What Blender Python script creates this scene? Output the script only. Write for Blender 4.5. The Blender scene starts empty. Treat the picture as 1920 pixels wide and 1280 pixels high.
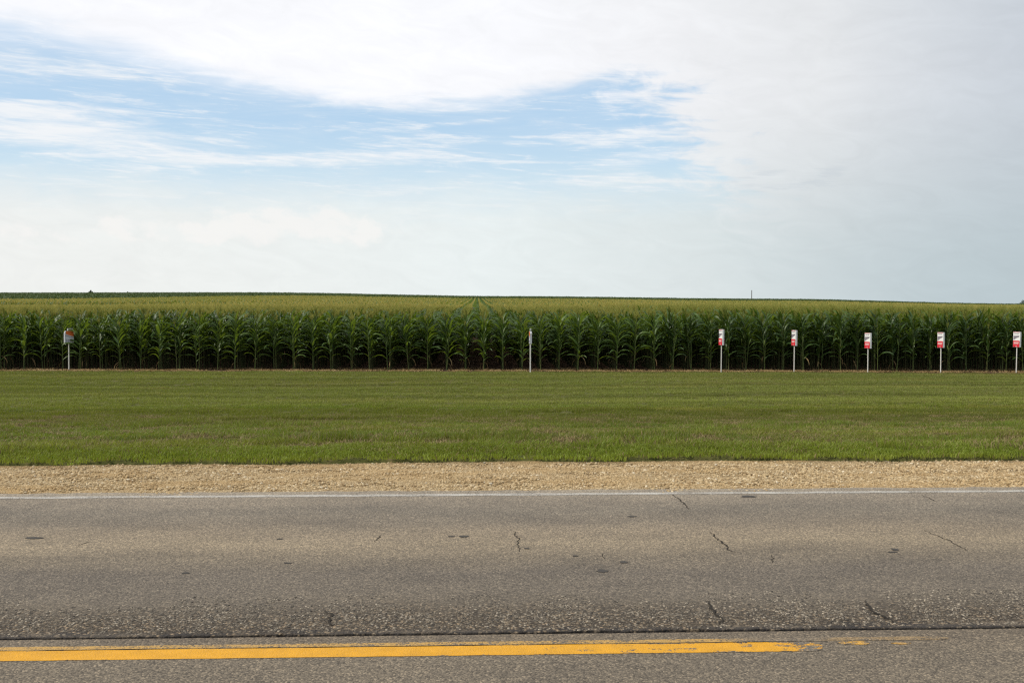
import bpy, bmesh, math, random
import numpy as np
from mathutils import Vector, Matrix, Euler

R = math.radians
rng = np.random.default_rng(7)
random.seed(7)
scene = bpy.context.scene
COL = scene.collection

# ------------------------------------------------------------------ camera
EYE = 1.65
F = 1867.0            # focal length in photograph pixels (35 mm on full frame)
YH = 565.0            # eye level in the photograph
YAW = R(2.0)
cam_data = bpy.data.cameras.new("camera")
cam_data.sensor_width = 36.0
cam_data.lens = 35.0
cam_data.clip_start = 0.1
cam_data.clip_end = 8000.0
cam = bpy.data.objects.new("camera", cam_data)
COL.objects.link(cam)
cam.location = (0, 0, EYE)
cam.rotation_euler = (R(90) - math.atan((640.0 - YH) / F), 0, -YAW)
scene.camera = cam

# ------------------------------------------------------------------ light + exposure
SUN_AZ = R(-100.0)     # from +Y (away from the viewer) towards +X; negative = left
SUN_EL = R(48.0)
sun_data = bpy.data.lights.new("sun", 'SUN')
sun_data.energy = 3.6
sun_data.angle = R(2.0)
sun_data.color = (1.0, 0.93, 0.80)
sun = bpy.data.objects.new("sun", sun_data)
COL.objects.link(sun)
sd = Vector((math.sin(SUN_AZ) * math.cos(SUN_EL), math.cos(SUN_AZ) * math.cos(SUN_EL), math.sin(SUN_EL)))
sun.rotation_euler = sd.to_track_quat('Z', 'Y').to_euler()

scene.view_settings.view_transform = 'Standard'
scene.view_settings.look = 'None'
scene.view_settings.exposure = 0.0
scene.view_settings.gamma = 1.0
scene.view_settings.use_curve_mapping = False
scene.cycles.use_denoising = False
scene.cycles.max_bounces = 5
scene.cycles.diffuse_bounces = 3
scene.cycles.transmission_bounces = 4
scene.cycles.transparent_max_bounces = 6
scene.cycles.pixel_filter_type = 'BLACKMAN_HARRIS'
scene.cycles.filter_width = 1.3


# ------------------------------------------------------------------ node helper
class NT:
    def __init__(s, tree):
        s.t = tree
        s.n = tree.nodes
        s.l = tree.links

    def node(s, typ, **kw):
        nd = s.n.new(typ)
        for k, v in kw.items():
            setattr(nd, k, v)
        return nd

    def set(s, sock, v):
        if v is None:
            return
        if isinstance(v, bpy.types.NodeSocket):
            s.l.new(v, sock)
        elif isinstance(v, (tuple, list)):
            if len(v) == 3 and sock.type == 'RGBA':
                v = (*v, 1.0)
            sock.default_value = v
        else:
            sock.default_value = v

    def m(s, op, a, b=None, c=None, clamp=False):
        nd = s.node('ShaderNodeMath', operation=op)
        nd.use_clamp = clamp
        s.set(nd.inputs[0], a)
        s.set(nd.inputs[1], b)
        s.set(nd.inputs[2], c)
        return nd.outputs[0]

    def sstep(s, x, e0, e1, lo=0.0, hi=1.0):
        nd = s.node('ShaderNodeMapRange', interpolation_type='SMOOTHSTEP')
        s.set(nd.inputs[0], x)
        s.set(nd.inputs[1], e0)
        s.set(nd.inputs[2], e1)
        s.set(nd.inputs[3], lo)
        s.set(nd.inputs[4], hi)
        return nd.outputs[0]

    def mix(s, f, a, b, blend='MIX'):
        nd = s.node('ShaderNodeMix', data_type='RGBA', blend_type=blend)
        nd.clamp_factor = True
        s.set(nd.inputs[0], f)
        s.set(nd.inputs[6], a)
        s.set(nd.inputs[7], b)
        return nd.outputs[2]

    def noise(s, vec, scale=5.0, detail=3.0, rough=0.55, dist=0.0):
        nd = s.node('ShaderNodeTexNoise')
        s.set(nd.inputs['Vector'], vec)
        nd.inputs['Scale'].default_value = scale
        nd.inputs['Detail'].default_value = detail
        nd.inputs['Roughness'].default_value = rough
        nd.inputs['Distortion'].default_value = dist
        return nd.outputs[0]

    def voro(s, vec, scale, feature='F1', out='Distance', rnd=1.0):
        nd = s.node('ShaderNodeTexVoronoi', feature=feature)
        s.set(nd.inputs['Vector'], vec)
        nd.inputs['Scale'].default_value = scale
        nd.inputs['Randomness'].default_value = rnd
        return nd.outputs[out]

    def ramp(s, x, stops, interp='LINEAR'):
        nd = s.node('ShaderNodeValToRGB')
        cr = nd.color_ramp
        cr.interpolation = interp
        while len(cr.elements) < len(stops):
            cr.elements.new(0.5)
        for e, (p, c) in zip(cr.elements, stops):
            e.position = p
            e.color = (*c, 1.0) if len(c) == 3 else c
        s.set(nd.inputs[0], x)
        return nd.outputs[0]

    def vmul(s, vec, v):
        nd = s.node('ShaderNodeVectorMath', operation='MULTIPLY')
        s.set(nd.inputs[0], vec)
        nd.inputs[1].default_value = v
        return nd.outputs[0]

    def sep(s, vec):
        nd = s.node('ShaderNodeSeparateXYZ')
        s.set(nd.inputs[0], vec)
        return nd.outputs

    def comb(s, x, y, z):
        nd = s.node('ShaderNodeCombineXYZ')
        s.set(nd.inputs[0], x)
        s.set(nd.inputs[1], y)
        s.set(nd.inputs[2], z)
        return nd.outputs[0]

    def curve(s, x, x0, x1, pts, y0, y1):
        """piecewise smooth curve y(x) for x in [x0,x1]"""
        mr = s.node('ShaderNodeMapRange')
        s.set(mr.inputs[0], x)
        mr.inputs[1].default_value = x0
        mr.inputs[2].default_value = x1
        fc = s.node('ShaderNodeFloatCurve')
        c = fc.mapping.curves[0]
        pp = [((a - x0) / (x1 - x0), (b - y0) / (y1 - y0)) for a, b in pts]
        c.points[0].location = pp[0]
        c.points[1].location = pp[-1]
        for p in pp[1:-1]:
            c.points.new(*p)
        fc.mapping.update()
        s.l.new(mr.outputs[0], fc.inputs['Value'])
        return s.m('MULTIPLY_ADD', fc.outputs[0], y1 - y0, y0)


# ------------------------------------------------------------------ sky
world = bpy.data.worlds.new("World")
scene.world = world
world.use_nodes = True
W = NT(world.node_tree)
for nd in list(W.n):
    W.n.remove(nd)
SKY_STRENGTH = 0.1
out = W.node('ShaderNodeOutputWorld')
bg = W.node('ShaderNodeBackground')
bg.inputs[1].default_value = SKY_STRENGTH
W.l.new(bg.outputs[0], out.inputs[0])
sky = W.node('ShaderNodeTexSky', sky_type='NISHITA')
sky.sun_disc = False
sky.sun_elevation = SUN_EL
sky.sun_rotation = SUN_AZ
sky.air_density = 1.0
sky.dust_density = 1.2
sky.ozone_density = 1.5
tc = W.node('ShaderNodeTexCoord')
d = tc.outputs['Generated']
dx, dy, dz = W.sep(d)
az = W.m('MULTIPLY', W.m('ARCTAN2', dx, dy), 180 / math.pi)
el = W.m('MULTIPLY', W.m('ARCSINE', dz), 180 / math.pi)


def A(px):   # pixel column -> azimuth in degrees
    return math.degrees(math.atan((px - 960) / F)) + 2.0


def E(py):   # pixel row -> elevation in degrees
    return math.degrees(math.atan((YH - py) / F))


# cloud-plane style coordinates: streaks flatten towards the horizon
cvec = W.comb(W.m('MULTIPLY', az, 0.05), W.m('MULTIPLY', el, 0.22), 0.0)
n_big = W.noise(cvec, 1.3, 4, 0.5, 0.3)
n_mid = W.noise(cvec, 4.0, 5, 0.6, 0.6)
cvec2 = W.comb(W.m('MULTIPLY', az, 0.045), W.m('MULTIPLY_ADD', el, 0.42, W.m('MULTIPLY', az, 0.012)), 3.3)
n_str = W.noise(cvec2, 4.0, 6, 0.62, 0.8)
n_fine = W.noise(cvec2, 13.0, 5, 0.65, 0.6)


def blob(px, py, rx, ry, power=1.0, slope=0.0):
    """soft elliptical cloud patch centred on a sky direction, 0..1"""
    u = W.m('SUBTRACT', az, A(px))
    v = W.m('SUBTRACT', el, E(py))
    v = W.m('SUBTRACT', v, W.m('MULTIPLY', u, slope))
    a2 = W.m('POWER', W.m('ABSOLUTE', W.m('DIVIDE', u, rx * 0.0307)), 2.0)
    b2 = W.m('POWER', W.m('ABSOLUTE', W.m('DIVIDE', v, ry * 0.0307)), 2.0)
    return W.m('MULTIPLY', W.m('EXPONENT', W.m('MULTIPLY', W.m('ADD', a2, b2), -1.0)), power)


# clear blue
ramp_clear = W.ramp(W.m('DIVIDE', el, 18.0), [
    (0.0, (0.82, 0.89, 0.90)), (0.26, (0.74, 0.87, 0.94)), (0.40, (0.63, 0.81, 0.94)), (0.55, (0.50, 0.71, 0.92)), (0.75, (0.54, 0.72, 0.92)), (1.0, (0.55, 0.72, 0.92))])
scl = W.node('ShaderNodeVectorMath', operation='SCALE')
W.l.new(ramp_clear, scl.inputs[0])
scl.inputs['Scale'].default_value = 1.0 / SKY_STRENGTH
clear = W.mix(0.86, sky.outputs[0], scl.outputs[0])

# big sheet of cloud overhead: its lower edge as elevation over azimuth
edge = W.curve(az, -50, 50, [
    (-50, E(90)), (A(0), E(118)), (A(200), E(140)), (A(400), E(176)), (A(600), E(199)), (A(800), E(207)),
    (A(950), E(194)), (A(1060), E(172)), (A(1150), E(150)), (A(1300), E(130)), (50, E(120))], 0.0, 18.0)
wob = W.m('ADD', W.m('MULTIPLY', W.m('SUBTRACT', n_mid, 0.5), 1.5), W.m('MULTIPLY', W.m('SUBTRACT', n_str, 0.5), 0.8))
rel = W.m('ADD', W.m('SUBTRACT', el, edge), wob)
soft = W.sstep(az, A(200), A(700), 1.7, 1.0)
sheet = W.node('ShaderNodeMapRange', interpolation_type='SMOOTHERSTEP')
W.l.new(rel, sheet.inputs[0])
W.l.new(W.m('MULTIPLY', soft, -0.65), sheet.inputs[1])
W.l.new(soft, sheet.inputs[2])
sheet = sheet.outputs[0]
# the greyer mass filling the right half; its ragged left side slants away to the right below
n_curl = W.noise(W.comb(W.m('MULTIPLY', az, 0.10), W.m('MULTIPLY_ADD', el, 0.26, W.m('MULTIPLY', az, 0.03)), 5.1), 3.2, 6, 0.6, 1.2)
az_s = W.m('ADD', az, W.m('MULTIPLY', W.m('SUBTRACT', el, E(200)), 0.85))
az_s = W.m('ADD', az_s, W.m('ADD', W.m('MULTIPLY', W.m('SUBTRACT', n_curl, 0.5), 13.0), W.m('MULTIPLY', W.m('SUBTRACT', n_str, 0.5), 9.0)))
mass = W.sstep(az_s, A(1120), A(1330))
sheet = W.m('SUBTRACT', 1.0, W.m('MULTIPLY', W.m('SUBTRACT', 1.0, sheet), W.m('SUBTRACT', 1.0, mass)))

# wisps in the blue window
patches = [blob(60, 172, 210, 24, 1.0, -0.03), blob(50, 243, 130, 14, 1.2, 0.03), blob(130, 280, 230, 30, 1.5, -0.0), blob(470, 312, 260, 16, 0.95, 0.03),
           blob(800, 296, 170, 20, 0.85, -0.03), blob(760, 242, 110, 20, 0.6, -0.08), blob(1130, 262, 150, 15, 0.95, 0.05), blob(1190, 305, 110, 26, 0.9, 0.2),
           blob(250, 235, 130, 8, 0.45, -0.05), blob(770, 348, 90, 10, 0.5), blob(330, 342, 120, 9, 0.45), blob(1120, 345, 220, 18, 0.7), blob(60, 350, 120, 10, 0.5)]
acc = patches[0]
for p in patches[1:]:
    acc = W.m('ADD', acc, p)
wn = W.m('ADD', W.m('MULTIPLY', n_str, 0.9), W.m('MULTIPLY', n_fine, 0.5))
wisp = W.sstep(W.m('ADD', acc, W.m('MULTIPLY', W.m('SUBTRACT', wn, 0.70), 2.9)), 0.15, 1.75)
wisp = W.m('MULTIPLY', wisp, W.sstep(acc, 0.03, 0.6))
streaks = W.m('MULTIPLY', W.sstep(W.m('ADD', W.m('MULTIPLY', n_str, 0.55), W.m('MULTIPLY', n_fine, 0.45)), 0.50, 0.66), 0.5)
veil = W.m('MULTIPLY', W.sstep(W.m('ADD', W.m('MULTIPLY', n_big, 0.6), W.m('MULTIPLY', n_str, 0.4)), 0.42, 0.68), 0.24)

# whitening near the horizon, with faint cumulus tops at left of centre
hz = W.sstep(W.m('ADD', el, W.m('MULTIPLY', W.m('SUBTRACT', n_mid, 0.5), 3.0)), E(300), E(440))
cum = W.m('ADD', W.m('ADD', blob(570, 418, 110, 34, 1.0), blob(420, 432, 70, 28, 0.7)), W.m('ADD', W.m('ADD', blob(245, 430, 70, 26, 0.55), blob(300, 450, 420, 34, 0.35)), W.m('ADD', blob(690, 432, 70, 24, 0.6), blob(40, 445, 70, 34, 0.5))))
cn = W.noise(W.comb(W.m('MULTIPLY', az, 0.16), W.m('MULTIPLY', el, 0.24), 1.7), 4.2, 6, 0.55, 0.2)
cum = W.m('MULTIPLY', W.sstep(W.m('ADD', cum, W.m('MULTIPLY', W.m('SUBTRACT', cn, 0.5), 2.6)), 0.40, 1.0), W.sstep(cum, 0.05, 0.5))

cloud_col = W.ramp(W.sstep(az, A(700), A(2100), 0.0, 1.0), [
    (0.0, (0.955, 0.965, 1.0)), (0.35, (0.885, 0.895, 0.92)), (0.7, (0.77, 0.79, 0.81)), (1.0, (0.57, 0.62, 0.68))])
hor_col = W.ramp(W.sstep(az, A(-100), A(2050), 0.0, 1.0), [
    (0.0, (0.88, 0.89, 0.865)), (0.45, (0.83, 0.885, 0.88)), (0.75, (0.71, 0.77, 0.775)), (1.0, (0.49, 0.575, 0.61))])
mot = W.m('ADD', W.m('MULTIPLY_ADD', W.m('SUBTRACT', n_big, 0.5), 0.14, 1.015), W.m('MULTIPLY', W.m('SUBTRACT', n_mid, 0.5), 0.05))


def up(col, k=1.0):
    nd = W.node('ShaderNodeVectorMath', operation='SCALE')
    W.set(nd.inputs[0], col)
    if isinstance(k, float):
        nd.inputs['Scale'].default_value = k / SKY_STRENGTH
    else:
        W.l.new(W.m('DIVIDE', k, SKY_STRENGTH), nd.inputs['Scale'])
    return nd.outputs[0]


white = W.node('ShaderNodeRGB')
white.outputs[0].default_value = (0.95, 0.965, 0.98, 1)
cream = W.node('ShaderNodeRGB')
cream.outputs[0].default_value = (0.97, 0.955, 0.93, 1)
c = W.mix(veil, clear, up(white.outputs[0], 0.95))
c = W.mix(streaks, c, up(white.outputs[0], 0.97))
c = W.mix(W.m('MULTIPLY', wisp, 0.85), c, up(white.outputs[0], 0.97))
mot2 = W.m('MULTIPLY_ADD', W.m('SUBTRACT', n_curl, 0.5), 0.15, 1.0)
c = W.mix(W.m('MULTIPLY', hz, 0.90), c, up(hor_col, mot2))
c = W.mix(W.m('MULTIPLY', cum, 0.7), c, up(cream.outputs[0], 0.97))
# darker scud under the right-hand mass
scud_a = W.m('ADD', W.m('ADD', blob(1430, 335, 60, 10, 1.0, 0.1), blob(1555, 335, 45, 16, 1.0, 0.3)), W.m('ADD', blob(1460, 358, 110, 12, 0.9), blob(1720, 390, 120, 8, 0.5)))
scud = W.m('MULTIPLY', W.sstep(W.m('ADD', scud_a, W.m('MULTIPLY', W.m('SUBTRACT', n_fine, 0.5), 2.5)), 0.4, 1.3), 0.22)
low = W.sstep(el, E(560), E(150))
sheet_col = W.mix(W.m('MULTIPLY', low, 1.0), up(hor_col, mot2), up(cloud_col, W.m('MULTIPLY', mot, mot2)))
c = W.mix(sheet, c, sheet_col)
scud_col = W.node('ShaderNodeRGB')
scud_col.outputs[0].default_value = (0.45, 0.52, 0.60, 1)
c = W.mix(scud, c, up(scud_col.outputs[0]))
W.l.new(c, bg.inputs[0])


# ------------------------------------------------------------------ geometry helpers
def lerp_tab(x, xs, ys):
    return np.interp(x, xs, ys)


def vnoise(x, y, seed=0):
    """smooth value noise, numpy arrays in, 0..1 out"""
    x = np.asarray(x, float)
    y = np.asarray(y, float)
    xi = np.floor(x).astype(np.int64)
    yi = np.floor(y).astype(np.int64)
    fx = x - xi
    fy = y - yi
    fx = fx * fx * (3 - 2 * fx)
    fy = fy * fy * (3 - 2 * fy)

    def h(a, b):
        n = (a * 374761393 + b * 668265263 + seed * 974634777) & 0xffffffff
        n = ((n ^ (n >> 13)) * 1274126177) & 0xffffffff
        return ((n ^ (n >> 16)) & 0xffff) / 65535.0
    return (h(xi, yi) * (1 - fx) + h(xi + 1, yi) * fx) * (1 - fy) + (h(xi, yi + 1) * (1 - fx) + h(xi + 1, yi + 1) * fx) * fy


CORN_H = 2.45
Y_PAVE = 8.66        # far edge of the asphalt
Y_GRASS = 10.42      # gravel ends, grass starts
Y_SOIL = 39.0        # grass ends
Y_CORN = 40.0       # first plants

PROF_Y = [-400, -3, 0, 8.2, 8.7, 10.38, 10.44, 11.0, 13.0, 16.0, 20.0, 23.0, 25.5, 28.0, 34.0, 40.0]
PROF_Z = [-1.5, -.14, -.14, -.14, -.14, -.12, 0.005, 0.03, -.13, -.43, -.80, -1.03, -1.10, -1.09, -1.10, -1.13]

TAB_A = np.array([-600, 0, 480, 960, 1440, 1920, 2500])
TAB_T = np.array([math.tan(R(A(p))) for p in TAB_A])     # x/y of those columns
TAB_D = np.array([40, 75, 96, 112, 170, 250, 330, 420], float)
TAB_PY = np.array([
    [577.5, 572.5, 571.5, 564.5, 560, 555, 550, 548.5],
    [577.5, 572.5, 571.5, 564.5, 559.5, 554, 550, 549.0],
    [579, 570.5, 567, 564, 558, 552.5, 549.5, 548.5],
    [580, 571, 568.2, 566.5, 562, 558.5, 556.5, 555.5],
    [582, 575, 572, 570.5, 566, 563, 561, 560.5],
    [584.5, 580, 578, 576.5, 573, 571, 570.3, 570.3],
    [586, 582, 581, 580.5, 578, 577, 577, 577]])
TAB_Z = EYE + (YH - TAB_PY) * TAB_D[None, :] / F - CORN_H     # ground height


def sod_edge(x):
    return (vnoise(x * 0.9, x * 0 + 0.5, 64) - 0.5) * 0.26


def ground_z(x, y):
    x = np.asarray(x, float)
    y = np.asarray(y, float)
    z0 = np.interp(y - sod_edge(x) * np.clip((13 - y) / 2, 0, 1) * np.clip((y - 9) / 1, 0, 1), PROF_Y, PROF_Z)
    und = (vnoise(x * 0.35, y * 0.5, 3) - 0.5) * 0.06 + (vnoise(x * 0.09, y * 0.25, 5) - 0.5) * 0.10
    w = np.clip((y - 11) / 6, 0, 1) * np.clip((41 - y) / 5, 0, 1)
    z0 = z0 + und * w
    tilt = -0.0045 * x * np.clip((y - 14) / 24, 0, 1)
    z0 = z0 + np.clip(tilt, -0.4, 0.4)
    # field: bilinear in (x/y, y)
    yy = np.clip(y, 40, 420)
    t = np.clip(x / yy, TAB_T[0], TAB_T[-1])
    it = np.clip(np.searchsorted(TAB_T, t) - 1, 0, len(TAB_T) - 2)
    iy = np.clip(np.searchsorted(TAB_D, yy) - 1, 0, len(TAB_D) - 2)
    ft = (t - TAB_T[it]) / (TAB_T[it + 1] - TAB_T[it])
    fy = (yy - TAB_D[iy]) / (TAB_D[iy + 1] - TAB_D[iy])
    ft = ft * ft * (3 - 2 * ft)
    zf = (TAB_Z[it, iy] * (1 - ft) + TAB_Z[it + 1, iy] * ft) * (1 - fy) + (TAB_Z[it, iy + 1] * (1 - ft) + TAB_Z[it + 1, iy + 1] * ft) * fy
    zf = zf - np.clip((y - 440) / 900, 0, 1) * 26 - np.clip((y - 440) / 8000, 0, 1) * 20
    b = np.clip((y - 38) / 4, 0, 1)
    return z0 * (1 - b) + zf * b


def gz(x, y):
    return float(ground_z(np.array([x]), np.array([y]))[0])


def at(px, py, z=0.0):
    """point of the plane at height z seen at a photograph pixel"""
    D = (EYE - z) * F / (py - YH)
    X = (px - 960) / F * D
    return Vector((X * math.cos(YAW) + D * math.sin(YAW), D * math.cos(YAW) - X * math.sin(YAW), z))


def at_depth(px, y):
    """x of a pixel column at world depth y"""
    return y * math.tan(R(A(px)))


def mesh_from(name, verts, faces, mats, mi=None, smooth=False):
    me = bpy.data.meshes.new(name)
    me.from_pydata([tuple(v) for v in verts], [], [tuple(f) for f in faces])
    for m_ in (mats if isinstance(mats, (list, tuple)) else [mats]):
        me.materials.append(m_)
    if mi is not None:
        me.polygons.foreach_set('material_index', mi)
    if smooth:
        me.polygons.foreach_set('use_smooth', [True] * len(me.polygons))
    me.update()
    return me


def link(name, me, parent=None, loc=None, rot=None, scale=None):
    o = bpy.data.objects.new(name, me)
    COL.objects.link(o)
    if parent is not None:
        o.parent = parent
    if loc is not None:
        o.location = loc
    if rot is not None:
        o.rotation_euler = rot
    if scale is not None:
        o.scale = scale
    return o


def tag(o, label=None, cat=None, group=None, kind=None):
    if label:
        o['label'] = label
    if cat:
        o['category'] = cat
    if group:
        o['group'] = group
    if kind:
        o['kind'] = kind
    return o


def box_geo(x0, x1, y0, y1, z0, z1):
    v = [(x0, y0, z0), (x1, y0, z0), (x1, y1, z0), (x0, y1, z0), (x0, y0, z1), (x1, y0, z1), (x1, y1, z1), (x0, y1, z1)]
    f = [(0, 3, 2, 1), (4, 5, 6, 7), (0, 1, 5, 4), (1, 2, 6, 5), (2, 3, 7, 6), (3, 0, 4, 7)]
    return v, f


def grid_mesh(name, xs, ys, zf, mat, smooth=True):
    X, Y = np.meshgrid(xs, ys)
    Z = zf(X.ravel(), Y.ravel())
    v = np.stack([X.ravel(), Y.ravel(), Z], 1)
    nx, ny = len(xs), len(ys)
    i = np.arange((ny - 1) * (nx - 1))
    r, c_ = i // (nx - 1), i % (nx - 1)
    a = r * nx + c_
    f = np.stack([a, a + 1, a + nx + 1, a + nx], 1)
    return mesh_from(name, v.tolist(), f.tolist(), mat, smooth=smooth)


# instancing of one mass of uncountable pieces: points + prototypes inside one object
def scatter(name, protos, pts, rotz, scl, idx, tilt=None):
    n = len(pts)
    me = bpy.data.meshes.new(name)
    me.vertices.add(n)
    me.vertices.foreach_set('co', np.asarray(pts, np.float32).ravel())
    rot = np.zeros((n, 3), np.float32)
    rot[:, 2] = rotz
    if tilt is not None:
        rot[:, :2] = tilt
    a = me.attributes.new('rot', 'FLOAT_VECTOR', 'POINT')
    a.data.foreach_set('vector', rot.ravel())
    s3 = np.asarray(scl, np.float32)
    if s3.ndim == 1:
        s3 = np.repeat(s3[:, None], 3, 1)
    a = me.attributes.new('scl', 'FLOAT_VECTOR', 'POINT')
    a.data.foreach_set('vector', np.ascontiguousarray(s3).ravel())
    a = me.attributes.new('pick', 'INT', 'POINT')
    a.data.foreach_set('value', np.asarray(idx, np.int32))
    ng = bpy.data.node_groups.new(name, 'GeometryNodeTree')
    ng.interface.new_socket('Geometry', in_out='INPUT', socket_type='NodeSocketGeometry')
    ng.interface.new_socket('Geometry', in_out='OUTPUT', socket_type='NodeSocketGeometry')
    gi = ng.nodes.new('NodeGroupInput')
    go = ng.nodes.new('NodeGroupOutput')
    iop = ng.nodes.new('GeometryNodeInstanceOnPoints')
    join = ng.nodes.new('GeometryNodeJoinGeometry')
    for p in protos:
        oi = ng.nodes.new('GeometryNodeObjectInfo')
        oi.inputs['Object'].default_value = p
        g2i = ng.nodes.new('GeometryNodeGeometryToInstance')
        ng.links.new(oi.outputs['Geometry'], g2i.inputs[0])
        ng.links.new(g2i.outputs[0], join.inputs[0])

    def attr(nm, typ):
        nd = ng.nodes.new('GeometryNodeInputNamedAttribute')
        nd.data_type = typ
        nd.inputs['Name'].default_value = nm
        return nd.outputs['Attribute']
    ng.links.new(gi.outputs[0], iop.inputs['Points'])
    ng.links.new(join.outputs[0], iop.inputs['Instance'])
    iop.inputs['Pick Instance'].default_value = True
    ng.links.new(attr('pick', 'INT'), iop.inputs['Instance Index'])
    ng.links.new(attr('rot', 'FLOAT_VECTOR'), iop.inputs['Rotation'])
    ng.links.new(attr('scl', 'FLOAT_VECTOR'), iop.inputs['Scale'])
    ng.links.new(iop.outputs[0], go.inputs[0])
    o = link(name, me)
    md = o.modifiers.new('scatter', 'NODES')
    md.node_group = ng
    tag(o, kind='stuff')
    return o


def proto(name, me):
    return bpy.data.objects.new(name, me)      # never linked: lives only inside scatter()


# ------------------------------------------------------------------ materials
def new_mat(name):
    m_ = bpy.data.materials.new(name)
    m_.use_nodes = True
    t = NT(m_.node_tree)
    bsdf = [n_ for n_ in t.n if n_.type == 'BSDF_PRINCIPLED'][0]
    return m_, t, bsdf


def plain(name, col, rough=0.6, var=0.12, scale=30.0, spec=0.3):
    m_, t, b = new_mat(name)
    g = t.node('ShaderNodeNewGeometry')
    n_ = t.noise(g.outputs['Position'], scale, 4, 0.6)
    k = t.m('MULTIPLY_ADD', n_, 2 * var, 1 - var)
    nd = t.node('ShaderNodeVectorMath', operation='SCALE')
    nd.inputs[0].default_value = col
    t.l.new(k, nd.inputs['Scale'])
    t.l.new(nd.outputs[0], b.inputs['Base Color'])
    b.inputs['Roughness'].default_value = rough
    b.inputs['Specular IOR Level'].default_value = spec
    return m_


def leafy(name, ramp_stops, rough=0.45, transl=0.28, tcol=(0.10, 0.17, 0.02), spec=0.35, big=None):
    """foliage: per-piece colour variation, sheen and light shining through"""
    m_, t, b = new_mat(name)
    g = t.node('ShaderNodeNewGeometry')
    oi = t.node('ShaderNodeObjectInfo')
    n1 = t.noise(g.outputs['Position'], 2.2, 3, 0.6)
    v = t.m('ADD', t.m('MULTIPLY', oi.outputs['Random'], 0.55), t.m('MULTIPLY', n1, 0.45))
    col = t.ramp(v, ramp_stops)
    if big:
        col = big(t, g, col)
    t.l.new(col, b.inputs['Base Color'])
    b.inputs['Roughness'].default_value = rough
    b.inputs['Specular IOR Level'].default_value = spec
    tr = t.node('ShaderNodeBsdfTranslucent')
    tr.inputs[0].default_value = (*tcol, 1)
    mx = t.node('ShaderNodeMixShader')
    mx.inputs[0].default_value = transl
    t.l.new(b.outputs[0], mx.inputs[1])
    t.l.new(tr.outputs[0], mx.inputs[2])
    o_ = [n_ for n_ in t.n if n_.type == 'OUTPUT_MATERIAL'][0]
    t.l.new(mx.outputs[0], o_.inputs[0])
    return m_


M_LEAF = leafy('corn_leaf', [(0.1, (0.040, 0.082, 0.020)), (0.45, (0.066, 0.122, 0.027)), (0.8, (0.100, 0.158, 0.032)), (1.0, (0.155, 0.20, 0.042))],
               rough=0.45, transl=0.34, tcol=(0.18, 0.26, 0.020), spec=0.35)
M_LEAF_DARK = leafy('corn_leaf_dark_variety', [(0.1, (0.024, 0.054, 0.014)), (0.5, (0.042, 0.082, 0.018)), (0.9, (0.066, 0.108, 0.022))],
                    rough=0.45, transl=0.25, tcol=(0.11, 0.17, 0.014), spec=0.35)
M_STALK = leafy('corn_stalk', [(0.1, (0.040, 0.062, 0.016)), (0.6, (0.075, 0.100, 0.026)), (1.0, (0.13, 0.115, 0.045))], rough=0.5, transl=0.03)
M_STALK_IN = leafy('old_corn_stalk_painted_shade', [(0.1, (0.026, 0.034, 0.012)), (0.6, (0.042, 0.050, 0.018)), (1.0, (0.070, 0.060, 0.028))], rough=0.7, transl=0.02, spec=0.15)  # inner stalks: brown dead sheaths, darkened in colour to imitate shade inside the rows
M_DRY = leafy('dry_corn_leaf', [(0.1, (0.20, 0.13, 0.06)), (0.6, (0.30, 0.21, 0.10)), (1.0, (0.42, 0.32, 0.18))], rough=0.7, transl=0.15, tcol=(0.3, 0.2, 0.08), spec=0.15)
def ripen(t, g, col):
    """stretches of the field still shedding pollen stay greener; the outer rows are the latest"""
    x, y, z = t.sep(g.outputs['Position'])
    n_ = t.noise(t.comb(t.m('MULTIPLY', x, 0.030), t.m('MULTIPLY', y, 0.018), 0.0), 1.0, 4, 0.6)
    c1 = t.mix(t.sstep(n_, 0.42, 0.64, 0.0, 0.5), col, (0.38, 0.40, 0.09))
    late = t.sstep(t.m('ADD', y, t.m('MULTIPLY', n_, 14.0)), 78.0, 48.0, 0.0, 0.86)
    return t.mix(late, c1, (0.165, 0.215, 0.042))


M_TASSEL = leafy('corn_tassel', [(0.1, (0.40, 0.33, 0.11)), (0.6, (0.58, 0.49, 0.17)), (1.0, (0.70, 0.61, 0.25))], rough=0.7, transl=0.35, tcol=(0.62, 0.54, 0.15), spec=0.15, big=ripen)
M_TASSEL_GREEN = leafy('young_corn_tassel', [(0.1, (0.14, 0.17, 0.035)), (0.6, (0.22, 0.25, 0.055)), (1.0, (0.36, 0.34, 0.10))], rough=0.7, transl=0.2, tcol=(0.3, 0.28, 0.06), spec=0.15)
M_HUSK = leafy('corn_husk', [(0.1, (0.09, 0.14, 0.03)), (1.0, (0.17, 0.22, 0.06))], rough=0.55, transl=0.05)
M_FAR = leafy('far_crop_leaf', [(0.1, (0.030, 0.052, 0.011)), (0.5, (0.050, 0.084, 0.016)), (1.0, (0.075, 0.115, 0.024))], rough=0.55, transl=0.2, tcol=(0.07, 0.12, 0.015))
M_TREE = leafy('tree_leaf', [(0.1, (0.014, 0.034, 0.012)), (0.6, (0.026, 0.055, 0.018)), (1.0, (0.04, 0.075, 0.02))], rough=0.5, transl=0.15, tcol=(0.05, 0.1, 0.015))
M_BARK = plain('bark', (0.09, 0.07, 0.05), 0.9)


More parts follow.
